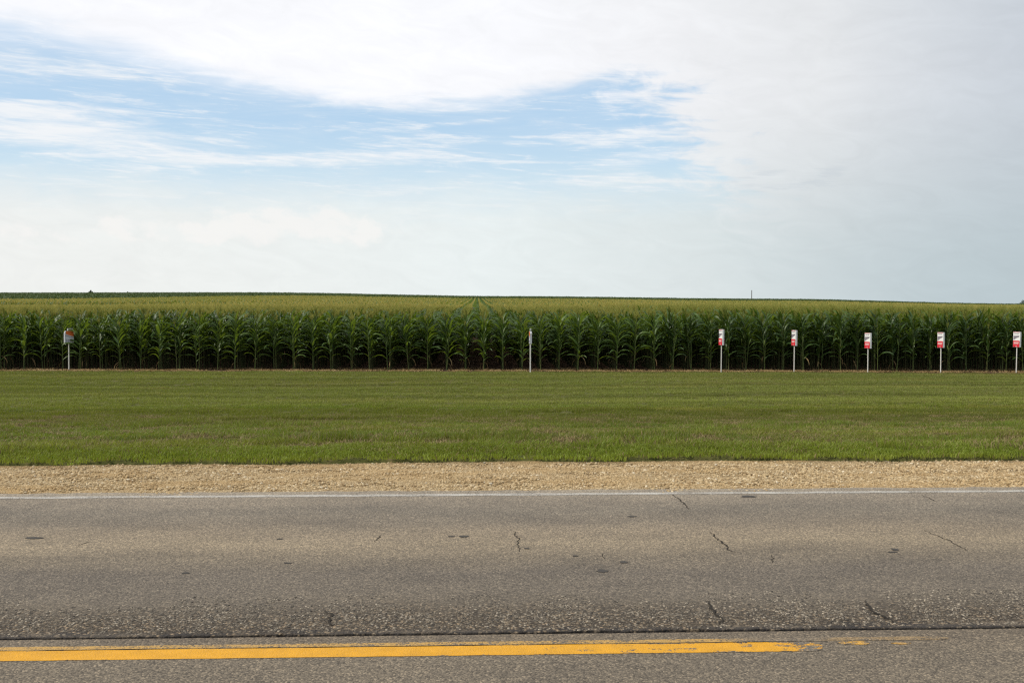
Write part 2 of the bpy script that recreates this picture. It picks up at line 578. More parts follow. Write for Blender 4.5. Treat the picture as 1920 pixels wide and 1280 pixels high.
def grass_big(t, g, col):
    """own colour of the turf: lush ditch, dull level, tired and yellowed swaths"""
    x, y, z = t.sep(g.outputs['Position'])
    s1 = t.noise(t.comb(t.m('MULTIPLY', x, 0.07), t.m('MULTIPLY', y, 0.62), 0.0), 1.0, 5, 0.62, 0.5)
    s2 = t.noise(t.comb(t.m('MULTIPLY', x, 0.45), t.m('MULTIPLY', y, 1.6), 4.0), 1.0, 4, 0.65, 0.3)
    mixn = t.m('ADD', t.m('MULTIPLY', s1, 0.62), t.m('MULTIPLY', s2, 0.38))
    dry = t.sstep(mixn, 0.47, 0.60)
    c1 = t.mix(t.m('MULTIPLY', dry, 0.6), col, (0.235, 0.175, 0.055))
    lush = t.sstep(t.noise(t.comb(t.m('MULTIPLY', x, 0.10), t.m('MULTIPLY', y, 0.45), 9.0), 1.0, 4, 0.55, 0.4), 0.45, 0.60)
    c1 = t.mix(t.m('MULTIPLY', lush, 0.72), c1, (0.080, 0.132, 0.013))
    # ditch bottom keeps coarse, dull old growth
    ditch = t.m('MULTIPLY', t.sstep(t.m('ADD', y, t.m('MULTIPLY', s1, 4.0)), 18.5, 22.0), t.sstep(t.m('ADD', y, t.m('MULTIPLY', s2, 3.0)), 27.6, 25.2))
    c1 = t.mix(t.m('MULTIPLY', ditch, 0.75), c1, (0.098, 0.100, 0.020))
    # level ground by the field has been mown shortest and is paler
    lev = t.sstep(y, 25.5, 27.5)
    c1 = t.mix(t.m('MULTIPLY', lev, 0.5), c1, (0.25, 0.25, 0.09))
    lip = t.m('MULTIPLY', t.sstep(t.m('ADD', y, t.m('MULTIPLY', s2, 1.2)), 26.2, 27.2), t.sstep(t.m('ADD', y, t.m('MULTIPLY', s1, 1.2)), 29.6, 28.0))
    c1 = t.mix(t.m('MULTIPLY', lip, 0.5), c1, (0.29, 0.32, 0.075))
    # mower passes run along the road
    sw = t.m('SINE', t.m('MULTIPLY_ADD', y, 3.1, t.m('MULTIPLY', s1, 7.0)))
    sw2 = t.noise(t.comb(t.m('MULTIPLY', x, 0.05), t.m('MULTIPLY', y, 1.9), 7.0), 1.0, 3, 0.6, 0.2)
    band = t.m('ADD', t.m('MULTIPLY', sw, 0.16), t.m('MULTIPLY', t.m('SUBTRACT', sw2, 0.5), 2.3))
    nd = t.node('ShaderNodeVectorMath', operation='SCALE')
    t.l.new(c1, nd.inputs[0])
    t.l.new(t.m('ADD', 1.0, band), nd.inputs['Scale'])
    c1 = nd.outputs[0]
    tan_ = t.sstep(t.noise(t.comb(t.m('MULTIPLY', x, 0.22), t.m('MULTIPLY', y, 2.4), 12.0), 1.0, 4, 0.65, 0.4), 0.58, 0.70)
    c1 = t.mix(t.m('MULTIPLY', tan_, 0.65), c1, (0.32, 0.245, 0.095))
    edge_ = t.sstep(t.m('ADD', y, t.m('MULTIPLY', t.m('SUBTRACT', s2, 0.5), 1.4)), 11.7, 10.7)
    c1 = t.mix(t.m('MULTIPLY', edge_, 0.6), c1, (0.24, 0.31, 0.04))
    return c1


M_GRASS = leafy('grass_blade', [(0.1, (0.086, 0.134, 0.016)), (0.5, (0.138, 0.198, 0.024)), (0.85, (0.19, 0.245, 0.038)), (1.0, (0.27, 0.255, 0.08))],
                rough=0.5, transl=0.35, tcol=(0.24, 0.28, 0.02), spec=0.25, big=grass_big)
M_GRASS_DRY = leafy('dead_grass_blade', [(0.1, (0.16, 0.12, 0.055)), (1.0, (0.30, 0.24, 0.12))], rough=0.7, transl=0.2, tcol=(0.2, 0.16, 0.06), spec=0.15)

# soil / thatch ground sheet
M_GROUND, t, b = new_mat('ground_soil_and_thatch')
g = t.node('ShaderNodeNewGeometry')
x, y, z = t.sep(g.outputs['Position'])
nA = t.noise(g.outputs['Position'], 6.0, 6, 0.65)
thatch = t.ramp(nA, [(0.3, (0.045, 0.052, 0.014)), (0.55, (0.085, 0.085, 0.028)), (0.75, (0.15, 0.125, 0.055))])
soil = t.ramp(nA, [(0.3, (0.045, 0.026, 0.018)), (0.55, (0.085, 0.050, 0.034)), (0.75, (0.15, 0.095, 0.065))])
wob_ = t.m('MULTIPLY', t.m('SUBTRACT', t.noise(t.comb(x, 0.0, 0.0), 1.3, 4, 0.6), 0.5), 0.5)
t.l.new(t.mix(t.sstep(t.m('ADD', y, wob_), Y_SOIL - 0.15, Y_SOIL + 0.15), thatch, soil), b.inputs['Base Color'])
b.inputs['Roughness'].default_value = 0.95
b.inputs['Specular IOR Level'].default_value = 0.1
bp = t.node('ShaderNodeBump')
bp.inputs['Strength'].default_value = 0.8
bp.inputs['Distance'].default_value = 0.05
t.l.new(nA, bp.inputs['Height'])
t.l.new(bp.outputs[0], b.inputs['Normal'])

# gravel bed and stones
M_GBED, t, b = new_mat('gravel_bed')
g = t.node('ShaderNodeNewGeometry')
x, y, z = t.sep(g.outputs['Position'])
vc = t.voro(g.outputs['Position'], 85.0, out='Color')
vd = t.voro(g.outputs['Position'], 85.0)
vr = t.sep(vc)[0]
base = t.ramp(vr, [(0.0, (0.22, 0.150, 0.078)), (0.5, (0.34, 0.25, 0.14)), (1.0, (0.46, 0.365, 0.22))])
sandy = t.sstep(t.noise(t.comb(t.m('MULTIPLY', x, 0.5), t.m('MULTIPLY', y, 2.2), 0.0), 1.0, 4, 0.6), 0.45, 0.62)
base = t.mix(t.m('MULTIPLY', sandy, 0.6), base, (0.36, 0.245, 0.115))
t.l.new(base, b.inputs['Base Color'])
b.inputs['Roughness'].default_value = 0.95
b.inputs['Specular IOR Level'].default_value = 0.1
bp = t.node('ShaderNodeBump')
bp.inputs['Strength'].default_value = 1.0
bp.inputs['Distance'].default_value = 0.012
t.l.new(t.m('SUBTRACT', 1.0, vd), bp.inputs['Height'])
t.l.new(bp.outputs[0], b.inputs['Normal'])

M_STONE, t, b = new_mat('limestone_gravel')
g = t.node('ShaderNodeNewGeometry')
x, y, z = t.sep(g.outputs['Position'])
rp = g.outputs['Random Per Island']
stc = t.ramp(rp, [(0.0, (0.19, 0.125, 0.065)), (0.3, (0.32, 0.232, 0.125)), (0.65, (0.42, 0.320, 0.185)), (0.93, (0.51, 0.415, 0.27)), (1.0, (0.66, 0.60, 0.48))])
sandy = t.sstep(t.noise(t.comb(t.m('MULTIPLY', x, 0.5), t.m('MULTIPLY', y, 2.2), 0.0), 1.0, 4, 0.6), 0.45, 0.62)
stc = t.mix(t.m('MULTIPLY', sandy, 0.4), stc, (0.37, 0.255, 0.125))
t.l.new(stc, b.inputs['Base Color'])
b.inputs['Roughness'].default_value = 0.9
b.inputs['Specular IOR Level'].default_value = 0.15


# asphalt as a reusable group (same grain under paint and on the lanes)
def asphalt_nodes(t):
    g = t.node('ShaderNodeNewGeometry')
    P = g.outputs['Position']
    x, y, z = t.sep(P)
    wx = t.m('MULTIPLY', t.m('SUBTRACT', t.noise(t.comb(t.m('MULTIPLY', x, 0.6), t.m('MULTIPLY', y, 1.0), 0.0), 1.0, 4, 0.6), 0.5), 0.5)
    yw = t.m('ADD', y, wx)
    # traffic wear across the lane: darker polished wheel paths, tan dust between
    lane = t.ramp(t.m('DIVIDE', t.m('SUBTRACT', yw, 3.0), 6.0), [
        (0.0, (0.139, 0.118, 0.094)), (0.26, (0.143, 0.122, 0.095)), (0.335, (0.132, 0.108, 0.082)), (0.40, (0.132, 0.114, 0.092)), (0.50, (0.128, 0.111, 0.092)),
        (0.565, (0.161, 0.136, 0.104)), (0.63, (0.222, 0.184, 0.134)), (0.68, (0.206, 0.171, 0.128)), (0.73, (0.161, 0.138, 0.110)), (0.80, (0.158, 0.139, 0.114)),
        (0.87, (0.195, 0.168, 0.135)), (0.94, (0.243, 0.212, 0.170))])
    # coarse zone next to the joint, where binder has gone and the stones stand out
    coarse = t.m('MULTIPLY', t.sstep(yw, 4.90, 4.97), t.sstep(yw, 5.62, 5.05))
    v1 = t.node('ShaderNodeTexVoronoi')
    t.l.new(P, v1.inputs['Vector'])
    v1.inputs['Scale'].default_value = 125.0
    v2 = t.node('ShaderNodeTexVoronoi')
    t.l.new(P, v2.inputs['Vector'])
    v2.inputs['Scale'].default_value = 62.0
    r1 = t.sep(v1.outputs['Color'])[0]
    r2 = t.sep(v2.outputs['Color'])[0]
    st1 = t.ramp(r1, [(0.0, (0.45, 0.45, 0.46)), (0.45, (0.85, 0.84, 0.83)), (0.8, (1.12, 1.10, 1.06)), (0.95, (1.55, 1.50, 1.40)), (1.0, (2.0, 1.92, 1.78))])
    st2 = t.ramp(r2, [(0.0, (0.30, 0.30, 0.31)), (0.4, (0.75, 0.74, 0.72)), (0.75, (1.2, 1.15, 1.05)), (1.0, (2.3, 2.1, 1.8))])
    gap2 = t.sstep(v2.outputs['Distance'], 0.30, 0.62)
    st2 = t.mix(t.m('MULTIPLY', gap2, 0.75), st2, (0.22, 0.21, 0.20))
    st = t.mix(coarse, st1, st2)
    col = t.mix(1.0, lane, st, 'MULTIPLY')
    fn = t.noise(P, 240.0, 3, 0.6)
    # old tar smeared along the joint, in ragged patches
    sm = t.noise(t.comb(t.m('MULTIPLY', x, 1.3), t.m('MULTIPLY', y, 5.0), 6.0), 1.0, 5, 0.65)
    near_ = t.sstep(t.m('ADD', t.m('SUBTRACT', y, 4.908), t.m('MULTIPLY', t.m('SUBTRACT', sm, 0.5), 0.42)), 0.10, 0.0)
    near_ = t.m('MULTIPLY', near_, t.sstep(y, 4.893, 4.908))
    gritty = t.m('MULTIPLY', near_, t.sstep(r2, 0.98, 0.70))
    col = t.mix(t.m('MULTIPLY', gritty, 0.85), col, (0.028, 0.026, 0.026))
    col = t.mix(1.0, col, t.ramp(fn, [(0.3, (0.72, 0.72, 0.72)), (0.7, (1.3, 1.3, 1.3))]), 'MULTIPLY')
    bl = t.noise(t.comb(t.m('MULTIPLY', x, 0.8), t.m('MULTIPLY', y, 2.0), 2.0), 1.6, 5, 0.6)
    col = t.mix(1.0, col, t.ramp(bl, [(0.3, (0.86, 0.86, 0.87)), (0.7, (1.13, 1.12, 1.10))]), 'MULTIPLY')
    h = t.m('ADD', t.m('MULTIPLY', t.m('SUBTRACT', 1.0, v1.outputs['Distance']), t.m('MULTIPLY_ADD', coarse, -0.4, 0.5)),
            t.m('MULTIPLY', t.m('SUBTRACT', 1.0, v2.outputs['Distance']), t.m('MULTIPLY_ADD', coarse, 1.6, 0.15)))
    h = t.m('ADD', h, t.m('MULTIPLY', fn, 0.3))
    bp = t.node('ShaderNodeBump')
    bp.inputs['Strength'].default_value = 0.75
    bp.inputs['Distance'].default_value = 0.006
    t.l.new(h, bp.inputs['Height'])
    return g, P, (x, y, z), col, bp.outputs[0], r1, fn


M_ASPH, t, b = new_mat('worn_asphalt')
_, _, _, col, nrm, _, _ = asphalt_nodes(t)
t.l.new(col, b.inputs['Base Color'])
t.l.new(nrm, b.inputs['Normal'])
b.inputs['Roughness'].default_value = 0.85
b.inputs['Specular IOR Level'].default_value = 0.2


def paint_mat(name, pcol, wear_fn, rough=0.6):
    m_, t, b = new_mat(name)
    g, P, xyz, col, nrm, r1, fn = asphalt_nodes(t)
    mask = wear_fn(t, P, xyz, r1, fn)
    pn = t.noise(P, 12.0, 5, 0.65)
    pc = t.mix(1.0, t.ramp(pn, [(0.3, tuple(k * 0.86 for k in pcol)), (0.7, tuple(min(1, k * 1.1) for k in pcol))]), t.ramp(fn, [(0.3, (0.88, 0.88, 0.88)), (0.7, (1.08, 1.08, 1.08))]), 'MULTIPLY')
    t.l.new(t.mix(mask, col, pc), b.inputs['Base Color'])
    t.l.new(nrm, b.inputs['Normal'])
    b.inputs['Roughness'].default_value = rough
    b.inputs['Specular IOR Level'].default_value = 0.25
    return m_


def wear_main(t, P, xyz, r1, fn):
    x, y, z = xyz
    n_ = t.noise(t.comb(t.m('MULTIPLY', x, 7.0), t.m('MULTIPLY', y, 15.0), 0.0), 1.5, 5, 0.65)
    n_ = t.m('ADD', n_, t.m('MULTIPLY', fn, 0.16))
    n_ = t.m('ADD', n_, t.m('MULTIPLY', t.m('SUBTRACT', r1, 0.5), 0.13))
    thr = t.m('ADD', t.sstep(x, -0.4, 0.9, 0.35, 0.445), t.sstep(x, 1.35, 1.68, 0.0, 0.22))
    mid = t.m('ABSOLUTE', t.m('SUBTRACT', y, 4.665))
    thr = t.m('ADD', thr, t.sstep(mid, 0.050, 0.070, 0.0, 0.13))
    lim = t.m('SUBTRACT', n_, thr)
    return t.sstep(lim, -0.02, 0.03)


def wear_ghost(t, P, xyz, r1, fn):
    x, y, z = xyz
    n_ = t.noise(t.comb(t.m('MULTIPLY', x, 4.0), t.m('MULTIPLY', y, 14.0), 5.0), 1.5, 5, 0.65)
    n_ = t.m('ADD', n_, t.m('MULTIPLY', t.m('SUBTRACT', r1, 0.5), 0.30))
    return t.m('MULTIPLY', t.sstep(n_, 0.32, 0.60), t.m('ADD', t.sstep(x, 1.15, 1.4, 0.72, 0.05), t.sstep(x, 1.62, 1.78, 0.0, 0.22)))


def wear_flake(t, P, xyz, r1, fn):
    return t.m('MULTIPLY', t.sstep(t.m('ADD', t.noise(P, 30.0, 5, 0.7), t.m('MULTIPLY', fn, 0.3)), 0.58, 0.72), 0.8)


def wear_white(t, P, xyz, r1, fn):
    x, y, z = xyz
    n_ = t.noise(t.comb(t.m('MULTIPLY', x, 2.0), t.m('MULTIPLY', y, 12.0), 2.0), 1.5, 5, 0.6)
    n_ = t.m('ADD', n_, t.m('MULTIPLY', t.m('SUBTRACT', r1, 0.5), 0.25))
    return t.m('MULTIPLY', t.sstep(n_, 0.32, 0.62), 0.78)


M_YEL = paint_mat('yellow_road_paint', (0.56, 0.275, 0.010), wear_main)
M_YEL_GHOST = paint_mat('old_yellow_paint', (0.50, 0.29, 0.055), wear_ghost)
M_YEL_FLAKE = paint_mat('chipped_yellow_paint', (0.60, 0.32, 0.03), wear_flake)
M_WHITE_LINE = paint_mat('white_road_paint', (0.46, 0.445, 0.41), wear_white)
M_TAR = plain('tar', (0.014, 0.013, 0.013), 0.9, 0.4, 60.0, 0.1)
M_CRACK = plain('crack_dirt', (0.030, 0.026, 0.022), 0.95, 0.35, 80.0, 0.1)
M_SPOT = plain('oil_spot', (0.055, 0.051, 0.047), 0.85, 0.3, 90.0, 0.15)
M_POLE = plain('white_plastic_post', (0.66, 0.64, 0.60), 0.5, 0.08, 9.0)
M_SHEET_W = plain('white_sign_plastic', (0.74, 0.74, 0.73), 0.45, 0.05, 6.0)
M_SHEET_G = plain('grey_white_sign_plastic', (0.50, 0.51, 0.54), 0.5, 0.08, 6.0)
M_RED = plain('red_print', (0.60, 0.028, 0.045), 0.45, 0.08, 10.0)
M_PINK = plain('pale_lettering_print', (0.72, 0.50, 0.50), 0.5, 0.06, 30.0)
M_GREYP = plain('grey_print', (0.21, 0.19, 0.22), 0.5, 0.15, 30.0)
M_ORANGE = plain('orange_print', (0.60, 0.135, 0.030), 0.45, 0.12, 14.0)
M_GREENP = plain('olive_print', (0.19, 0.20, 0.07), 0.5, 0.15, 20.0)
M_POST = plain('weathered_wood', (0.13, 0.12, 0.11), 0.9, 0.2, 3.0)


# ------------------------------------------------------------------ ground sheet
def axis(fine, step, growth, far):
    a = [0.0]
    s_ = step
    while a[-1] < far:
        if a[-1] >= fine:
            s_ *= growth
        a.append(a[-1] + s_)
    return np.array(a)


ax = axis(12, 0.4, 1.06, 6000)
gxs = np.concatenate([-ax[:0:-1], ax])
gy1 = np.concatenate([np.arange(0, 9.9, 0.45), np.arange(10.16, 10.72, 0.03), np.arange(10.8, 41.5, 0.45)])
gy2 = 41.5 + axis(10, 1.5, 1.09, 6500)[1:]
gys = np.concatenate([[-400, -60, -20, -8, -3], gy1, gy2])
ground = link('ground', grid_mesh('ground', gxs, gys, ground_z, M_GROUND))
tag(ground, kind='structure')


# ------------------------------------------------------------------ road
JOINT = 4.903


def road_bits():
    road = bpy.data.objects.new('road', None)
    COL.objects.link(road)
    tag(road, kind='structure')
    xs = np.concatenate([np.linspace(-60, -6, 55), np.arange(-5.98, 6.0, 0.016), np.linspace(6, 60, 55)])

    def slab(name, y0f, y1f, ztop, zbot=-0.13):
        v, f = [], []
        for x in xs:
            a, b_ = y0f(x), y1f(x)
            v += [(x, a, zbot), (x, a, ztop - 0.004), (x, a + 0.006, ztop), (x, b_ - 0.006, ztop), (x, b_, ztop - 0.004), (x, b_, zbot)]
        for i in range(len(xs) - 1):
            for k in range(5):
                a = i * 6 + k
                f.append((a, a + 6, a + 7, a + 1))
        return link(name, mesh_from(name, v, f, M_ASPH), road)
    jit = lambda s_: (lambda x: float(vnoise(np.array([x * 7.0]), np.array([s_]), 11)[0] - 0.5))
    j1, j2, j3 = jit(0.5), jit(3.5), jit(8.5)
    rag = lambda x: float(vnoise(np.array([x * 38.0]), np.array([0.5]), 13)[0]) * (0.25 + 1.5 * max(0.0, float(vnoise(np.array([x * 1.3]), np.array([2.5]), 14)[0]) - 0.15))
    slab('far_lane', lambda x: JOINT + 0.004 + 0.008 * j1(x) + 0.036 * rag(x) * (1.0 if x < 0.8 else max(0.25, 1 - 0.5 * (x - 0.8))), lambda x: Y_PAVE + 0.05 * j3(x), 0.0)
    slab('near_lane', lambda x: 0.9, lambda x: JOINT - 0.006 + 0.006 * j2(x), -0.004)
    # tar in the joint
    v, f = [], []
    for i, x in enumerate(np.linspace(-12, 12, 900)):
        w0 = 0.003 + 0.022 * max(0.0, vnoise(np.array([x * 1.1]), np.array([0.3]), 21)[0] - 0.1) * (0.4 + 1.2 * vnoise(np.array([x * 23.0]), np.array([0.7]), 23)[0])
        w1 = 0.004 + 0.008 * vnoise(np.array([x * 6.0]), np.array([0.9]), 22)[0]
        right = 1.0 if x < 0.9 else max(0.45, 1 - (x - 0.9) * 0.6)
        v += [(x, JOINT - 0.03, -0.016), (x, JOINT + 0.09, -0.016)]
    f = [(2 * i, 2 * i + 2, 2 * i + 3, 2 * i + 1) for i in range(899)]
    link('tar_joint', mesh_from('tar_joint', v, f, M_TAR), road)

    def ribbon_sheet(name, x0, x1, y0, y1, z, mat, step=0.05, wob=0.004, ends=0.0, seed=0):
        n_ = max(2, int((x1 - x0) / step))
        v, f = [], []
        for i in range(n_ + 1):
            x = x0 + (x1 - x0) * i / n_
            q = np.array([x * 9.0])
            taper = min(1.0, (x - x0 + 1e-4) / ends, (x1 - x + 1e-4) / ends) if ends else 1.0
            mid, hw = (y0 + y1) / 2, (y1 - y0) / 2 * taper ** 0.5
            v += [(x, mid - hw + wob * (vnoise(q, q * 0 + 0.5, 31 + seed)[0] - 0.5) * 2, z), (x, mid + hw + wob * (vnoise(q, q * 0 + 0.5, 41 + seed)[0] - 0.5) * 2, z)]
        f = [(2 * i, 2 * i + 2, 2 * i + 3, 2 * i + 1) for i in range(n_)]
        return link(name, mesh_from(name, v, f, mat), road)
    # markings
    ribbon_sheet('white_edge_line', -40, 40, 8.41, 8.50, 0.002, M_WHITE_LINE, 0.06, 0.006)
    ribbon_sheet('yellow_centre_line', -40, 1.66, 4.600, 4.730, -0.0022, M_YEL, 0.03, 0.003, ends=0.05)
    ribbon_sheet('old_yellow_line', -40, 2.32, 4.737, 4.786, -0.0022, M_YEL_GHOST, 0.04, 0.004, ends=0.05, seed=3)
    for (a, b_, y0, y1) in ((1.74, 1.90, 4.680, 4.728), (2.00, 2.10, 4.680, 4.718)):
        ribbon_sheet('paint_flake', a, b_, y0, y1, -0.0022, M_YEL_FLAKE, 0.012, 0.012, ends=0.04, seed=int(a * 10))
    ribbon_sheet('paint_crack', -3.2, 1.55, 4.7315, 4.736, -0.0008, M_CRACK, 0.02, 0.004, seed=5)
    # cracks traced on the far lane
    cracks = [[(1262, 927), (1275, 938), (1288, 948), (1293, 957)],
              [(968, 1000), (967, 1007), (974, 1013), (970, 1021), (974, 1029), (973, 1038)],
              [(1335, 1000), (1345, 1010), (1356, 1020), (1368, 1028), (1366, 1034), (1392, 1040)],
              [(1735, 996), (1765, 1008), (1790, 1018), (1806, 1028), (1822, 1037)],
              [(1331, 1132), (1335, 1145), (1345, 1156), (1357, 1166), (1356, 1180)],
              [(1630, 1132), (1638, 1145), (1650, 1156), (1670, 1166), (1692, 1174)],
              [(1732, 929), (1748, 936), (1762, 943)], [(700, 1019), (706, 1013), (713, 1006)], [(138, 1028), (150, 1022), (162, 1018)],
              [(1450, 1044), (1454, 1052), (1452, 1060)], [(606, 1150), (618, 1160), (612, 1172), (622, 1180)], [(1132, 1040), (1134, 1052)]]
    wid = [3.2, 3.2, 3.2, 2.4, 3.8, 4.2, 1.8, 2.2, 2, 1.6, 3.5, 1.4]
    for pl, w in zip(cracks, wid):
        zc = 0.006 if pl[0][1] > 1100 else 0.002
        pts = [at(*p) for p in pl]
        fine = []
        for a, b_ in zip(pts[:-1], pts[1:]):
            m_ = max(3, int((b_ - a).length / 0.025))
            for k in range(m_):
                q = a.lerp(b_, k / m_)
                fine.append(q + Vector((random.uniform(-.010, .010), random.uniform(-.014, .014), 0)))
        fine.append(pts[-1])
        v = []
        for i, q in enumerate(fine):
            u = i / (len(fine) - 1)
            w_ = w * 0.001 * (0.25 + 1.5 * math.sin(math.pi * min(1, max(0, u))) ** 0.7) * random.uniform(0.5, 1.5)
            dq = fine[min(i + 1, len(fine) - 1)] - fine[max(i - 1, 0)]
            nrm_ = Vector((-dq.y, dq.x, 0)).normalized()
            v += [tuple(q + nrm_ * w_ + Vector((0, 0, zc))), tuple(q - nrm_ * w_ + Vector((0, 0, zc)))]
        f = [(2 * i, 2 * i + 1, 2 * i + 3, 2 * i + 2) for i in range(len(fine) - 1)]
        link('crack', mesh_from('crack', v, f, M_CRACK), road)
    spots = [(1131, 1075, 11, 3.0), (1171, 1058, 8, 2.3), (868, 1009, 10, 1.8), (846, 1009, 7, 1.0), (988, 1032, 6, 1.2), (1080, 1046, 6, 1.2), (1685, 1034, 8, 2.0),
             (55, 1012, 18, 1.6), (342, 1079, 8, 1.6), (1408, 933, 16, 1.8), (1187, 971, 9, 1.2), (520, 1014, 6, 1.0), (535, 1060, 8, 1.2), (1680, 1039, 10, 1.0)]
    for (px, py, rx, ry) in spots:
        c0 = at(px, py)
        ax_ = (at(px + rx, py) - c0).length
        ay_ = (at(px, py - ry) - c0).length
        v = [(c0.x, c0.y, 0.003)]
        for k in range(18):
            a = k / 18 * 2 * math.pi
            rr = random.uniform(0.75, 1.15)
            v.append((c0.x + math.cos(a) * ax_ * rr, c0.y + math.sin(a) * ay_ * rr, 0.003))
        f = [(0, 1 + k, 1 + (k + 1) % 18) for k in range(18)]
        link('oil_spot', mesh_from('oil_spot', v, f, M_SPOT), road)
    return road


road_bits()


# ------------------------------------------------------------------ gravel shoulder
def shoulder_z(x, y):
    k = np.clip((y - Y_PAVE) / (Y_GRASS - Y_PAVE), 0, 1)
    z = -0.012 - 0.03 * k + 0.022 * (vnoise(x * 1.2, y * 4.0, 51) - 0.5) + 0.012 * (vnoise(x * 6, y * 9, 52) - 0.5)
    return z


shoulder = link('gravel_shoulder', grid_mesh('gravel_shoulder', np.linspace(-60, 60, 601), np.linspace(Y_PAVE - 0.12, Y_GRASS + 0.35, 32),
                                             lambda x, y: np.where(y < Y_PAVE - 0.03, -0.06, shoulder_z(x, y)), M_GBED))
tag(shoulder, kind='structure')


def stone_patch(n_, size, seed, smin, smax):
    r_ = np.random.default_rng(seed)
    ico = bmesh.new()
    bmesh.ops.create_icosphere(ico, subdivisions=1, radius=1.0)
    bv = np.array([v.co[:] for v in ico.verts])
    bf = np.array([[v.index for v in f.verts] for f in ico.faces])
    ico.free()
    V, Fc = [], []
    for k in range(n_):
        s_ = smin + (smax - smin) * r_.random() ** 2.2
        p = bv * (1 + 0.45 * (r_.random((len(bv), 1)) - 0.5))
        p = p * np.array([s_ * r_.uniform(0.8, 1.4), s_ * r_.uniform(0.7, 1.1), s_ * r_.uniform(0.5, 0.85)])
        a = r_.uniform(0, 6.28)
        ca, sa = math.cos(a), math.sin(a)
        p = np.stack([p[:, 0] * ca - p[:, 1] * sa, p[:, 0] * sa + p[:, 1] * ca, p[:, 2]], 1)
        p = p + np.array([r_.uniform(-size / 2, size / 2), r_.uniform(-size / 2, size / 2), s_ * 0.15])
        Fc.append(bf + k * len(bv))
        V.append(p)
    return mesh_from('stone_patch', np.concatenate(V).tolist(), np.concatenate(Fc).tolist(), M_STONE)


stone_protos = [proto('stone_patch', stone_patch(210, 0.34, 60 + k, 0.004, 0.0155)) for k in range(4)]
pp = []
for x in np.arange(-9, 9.01, 0.26):
    for y in np.arange(Y_PAVE + 0.12, Y_GRASS + 0.02, 0.24):
        px_, py_ = x + rng.uniform(-.06, .06), y + rng.uniform(-.06, .06)
        pp.append((px_, py_))
pp = np.array(pp)
pz = shoulder_z(pp[:, 0], pp[:, 1]) - 0.002
dens = vnoise(pp[:, 0] * 0.7, pp[:, 1] * 3.0, 54)
keep = dens > 0.05
pts = np.column_stack([pp, pz])[keep]
o = scatter('gravel_stones', stone_protos, pts, rng.uniform(0, 6.28, len(pts)), rng.uniform(0.8, 1.25, len(pts)), rng.integers(0, 4, len(pts)))
tag(o, 'loose tan limestone gravel lying along the road shoulder', 'gravel')


# stones standing out of the ravelled strip beside the joint
M_CHIP, t, b = new_mat('asphalt_aggregate')
g = t.node('ShaderNodeNewGeometry')
t.l.new(t.ramp(g.outputs['Random Per Island'], [(0.0, (0.045, 0.040, 0.036)), (0.45, (0.12, 0.105, 0.085)), (0.8, (0.21, 0.18, 0.14)), (1.0, (0.38, 0.33, 0.26))]), b.inputs['Base Color'])
b.inputs['Roughness'].default_value = 0.85
b.inputs['Specular IOR Level'].default_value = 0.2
chip_p = []
for k in range(4):
    me_ = stone_patch(260, 0.30, 160 + k, 0.0030, 0.0085)
    me_.materials.clear()
    me_.materials.append(M_CHIP)
    chip_p.append(proto('chip_patch', me_))
pp = []
for x in np.arange(-4.6, 4.9, 0.22):
    for y in (5.085, 5.24, 5.40):
        if random.random() < (1.0, 0.75, 0.3)[int(round((y - 5.085) / 0.157))]:
            pp.append((x + rng.uniform(-.05, .05), y + rng.uniform(-.012, .02)))
pp = np.array(pp)
pts = np.column_stack([pp, np.full(len(pp), -0.0005)])
n_ = len(pts)
sc_ = np.column_stack([np.ones(n_), np.ones(n_), np.full(n_, 0.8)])
o = scatter('road_aggregate', chip_p, pts, rng.integers(0, 4, n_) * math.pi / 2, sc_, rng.integers(0, 4, n_))
tag(o, 'coarse stones standing out of the asphalt beside the centre joint', 'road stones')


# ------------------------------------------------------------------ grass verge
def grass_patch(n_, size, hmin, hmax, width, seed, lean=0.55, dry=0.05):
    r_ = np.random.default_rng(seed)
    V, Fc, MI = [], [], []
    for k in range(n_):
        x, y = r_.uniform(-size / 2, size / 2, 2)
        a = r_.uniform(0, 6.28)
        h = r_.uniform(hmin, hmax)
        w = width * r_.uniform(0.7, 1.3)
        ln = abs(r_.normal(0, lean)) * h
        ca, sa = math.cos(a), math.sin(a)
        b_ = r_.uniform(0, 6.28)
        cx, cy = math.cos(b_) * w / 2, math.sin(b_) * w / 2
        i = len(V)
        V += [(x - cx, y - cy, -0.01), (x + cx, y + cy, -0.01),
              (x + ca * ln * .4 + cx * .8, y + sa * ln * .4 + cy * .8, h * .6), (x + ca * ln * .4 - cx * .8, y + sa * ln * .4 - cy * .8, h * .6), (x + ca * ln, y + sa * ln, h)]
        Fc += [(i, i + 1, i + 2, i + 3), (i + 3, i + 2, i + 4)]
        m_ = 1 if r_.random() < dry else 0
        MI += [m_, m_]
    return mesh_from('grass_patch', V, Fc, [M_GRASS, M_GRASS_DRY], MI)


near_g = [proto('grass_near', grass_patch(330, 0.44, 0.02, 0.058, 0.0065, 70 + k)) for k in range(5)]
far_g = [proto('grass_far', grass_patch(320, 0.66, 0.02, 0.05, 0.011, 80 + k)) for k in range(5)]
edge_g = [proto('grass_edge', grass_patch(260, 0.34, 0.03, 0.085, 0.007, 90 + k, 0.8, 0.10)) for k in range(4)]
clip_g = [proto('grass_clippings', grass_patch(200, 0.6, 0.02, 0.05, 0.010, 95 + k, 1.6, 0.93)) for k in range(2)]
P_, RZ, SC, IX = [], [], [], []


def put_grass(x, y, s_, ix, zs=1.0):
    P_.append((x, y))
    SC.append((s_, s_, s_ * zs))
    IX.append(ix)


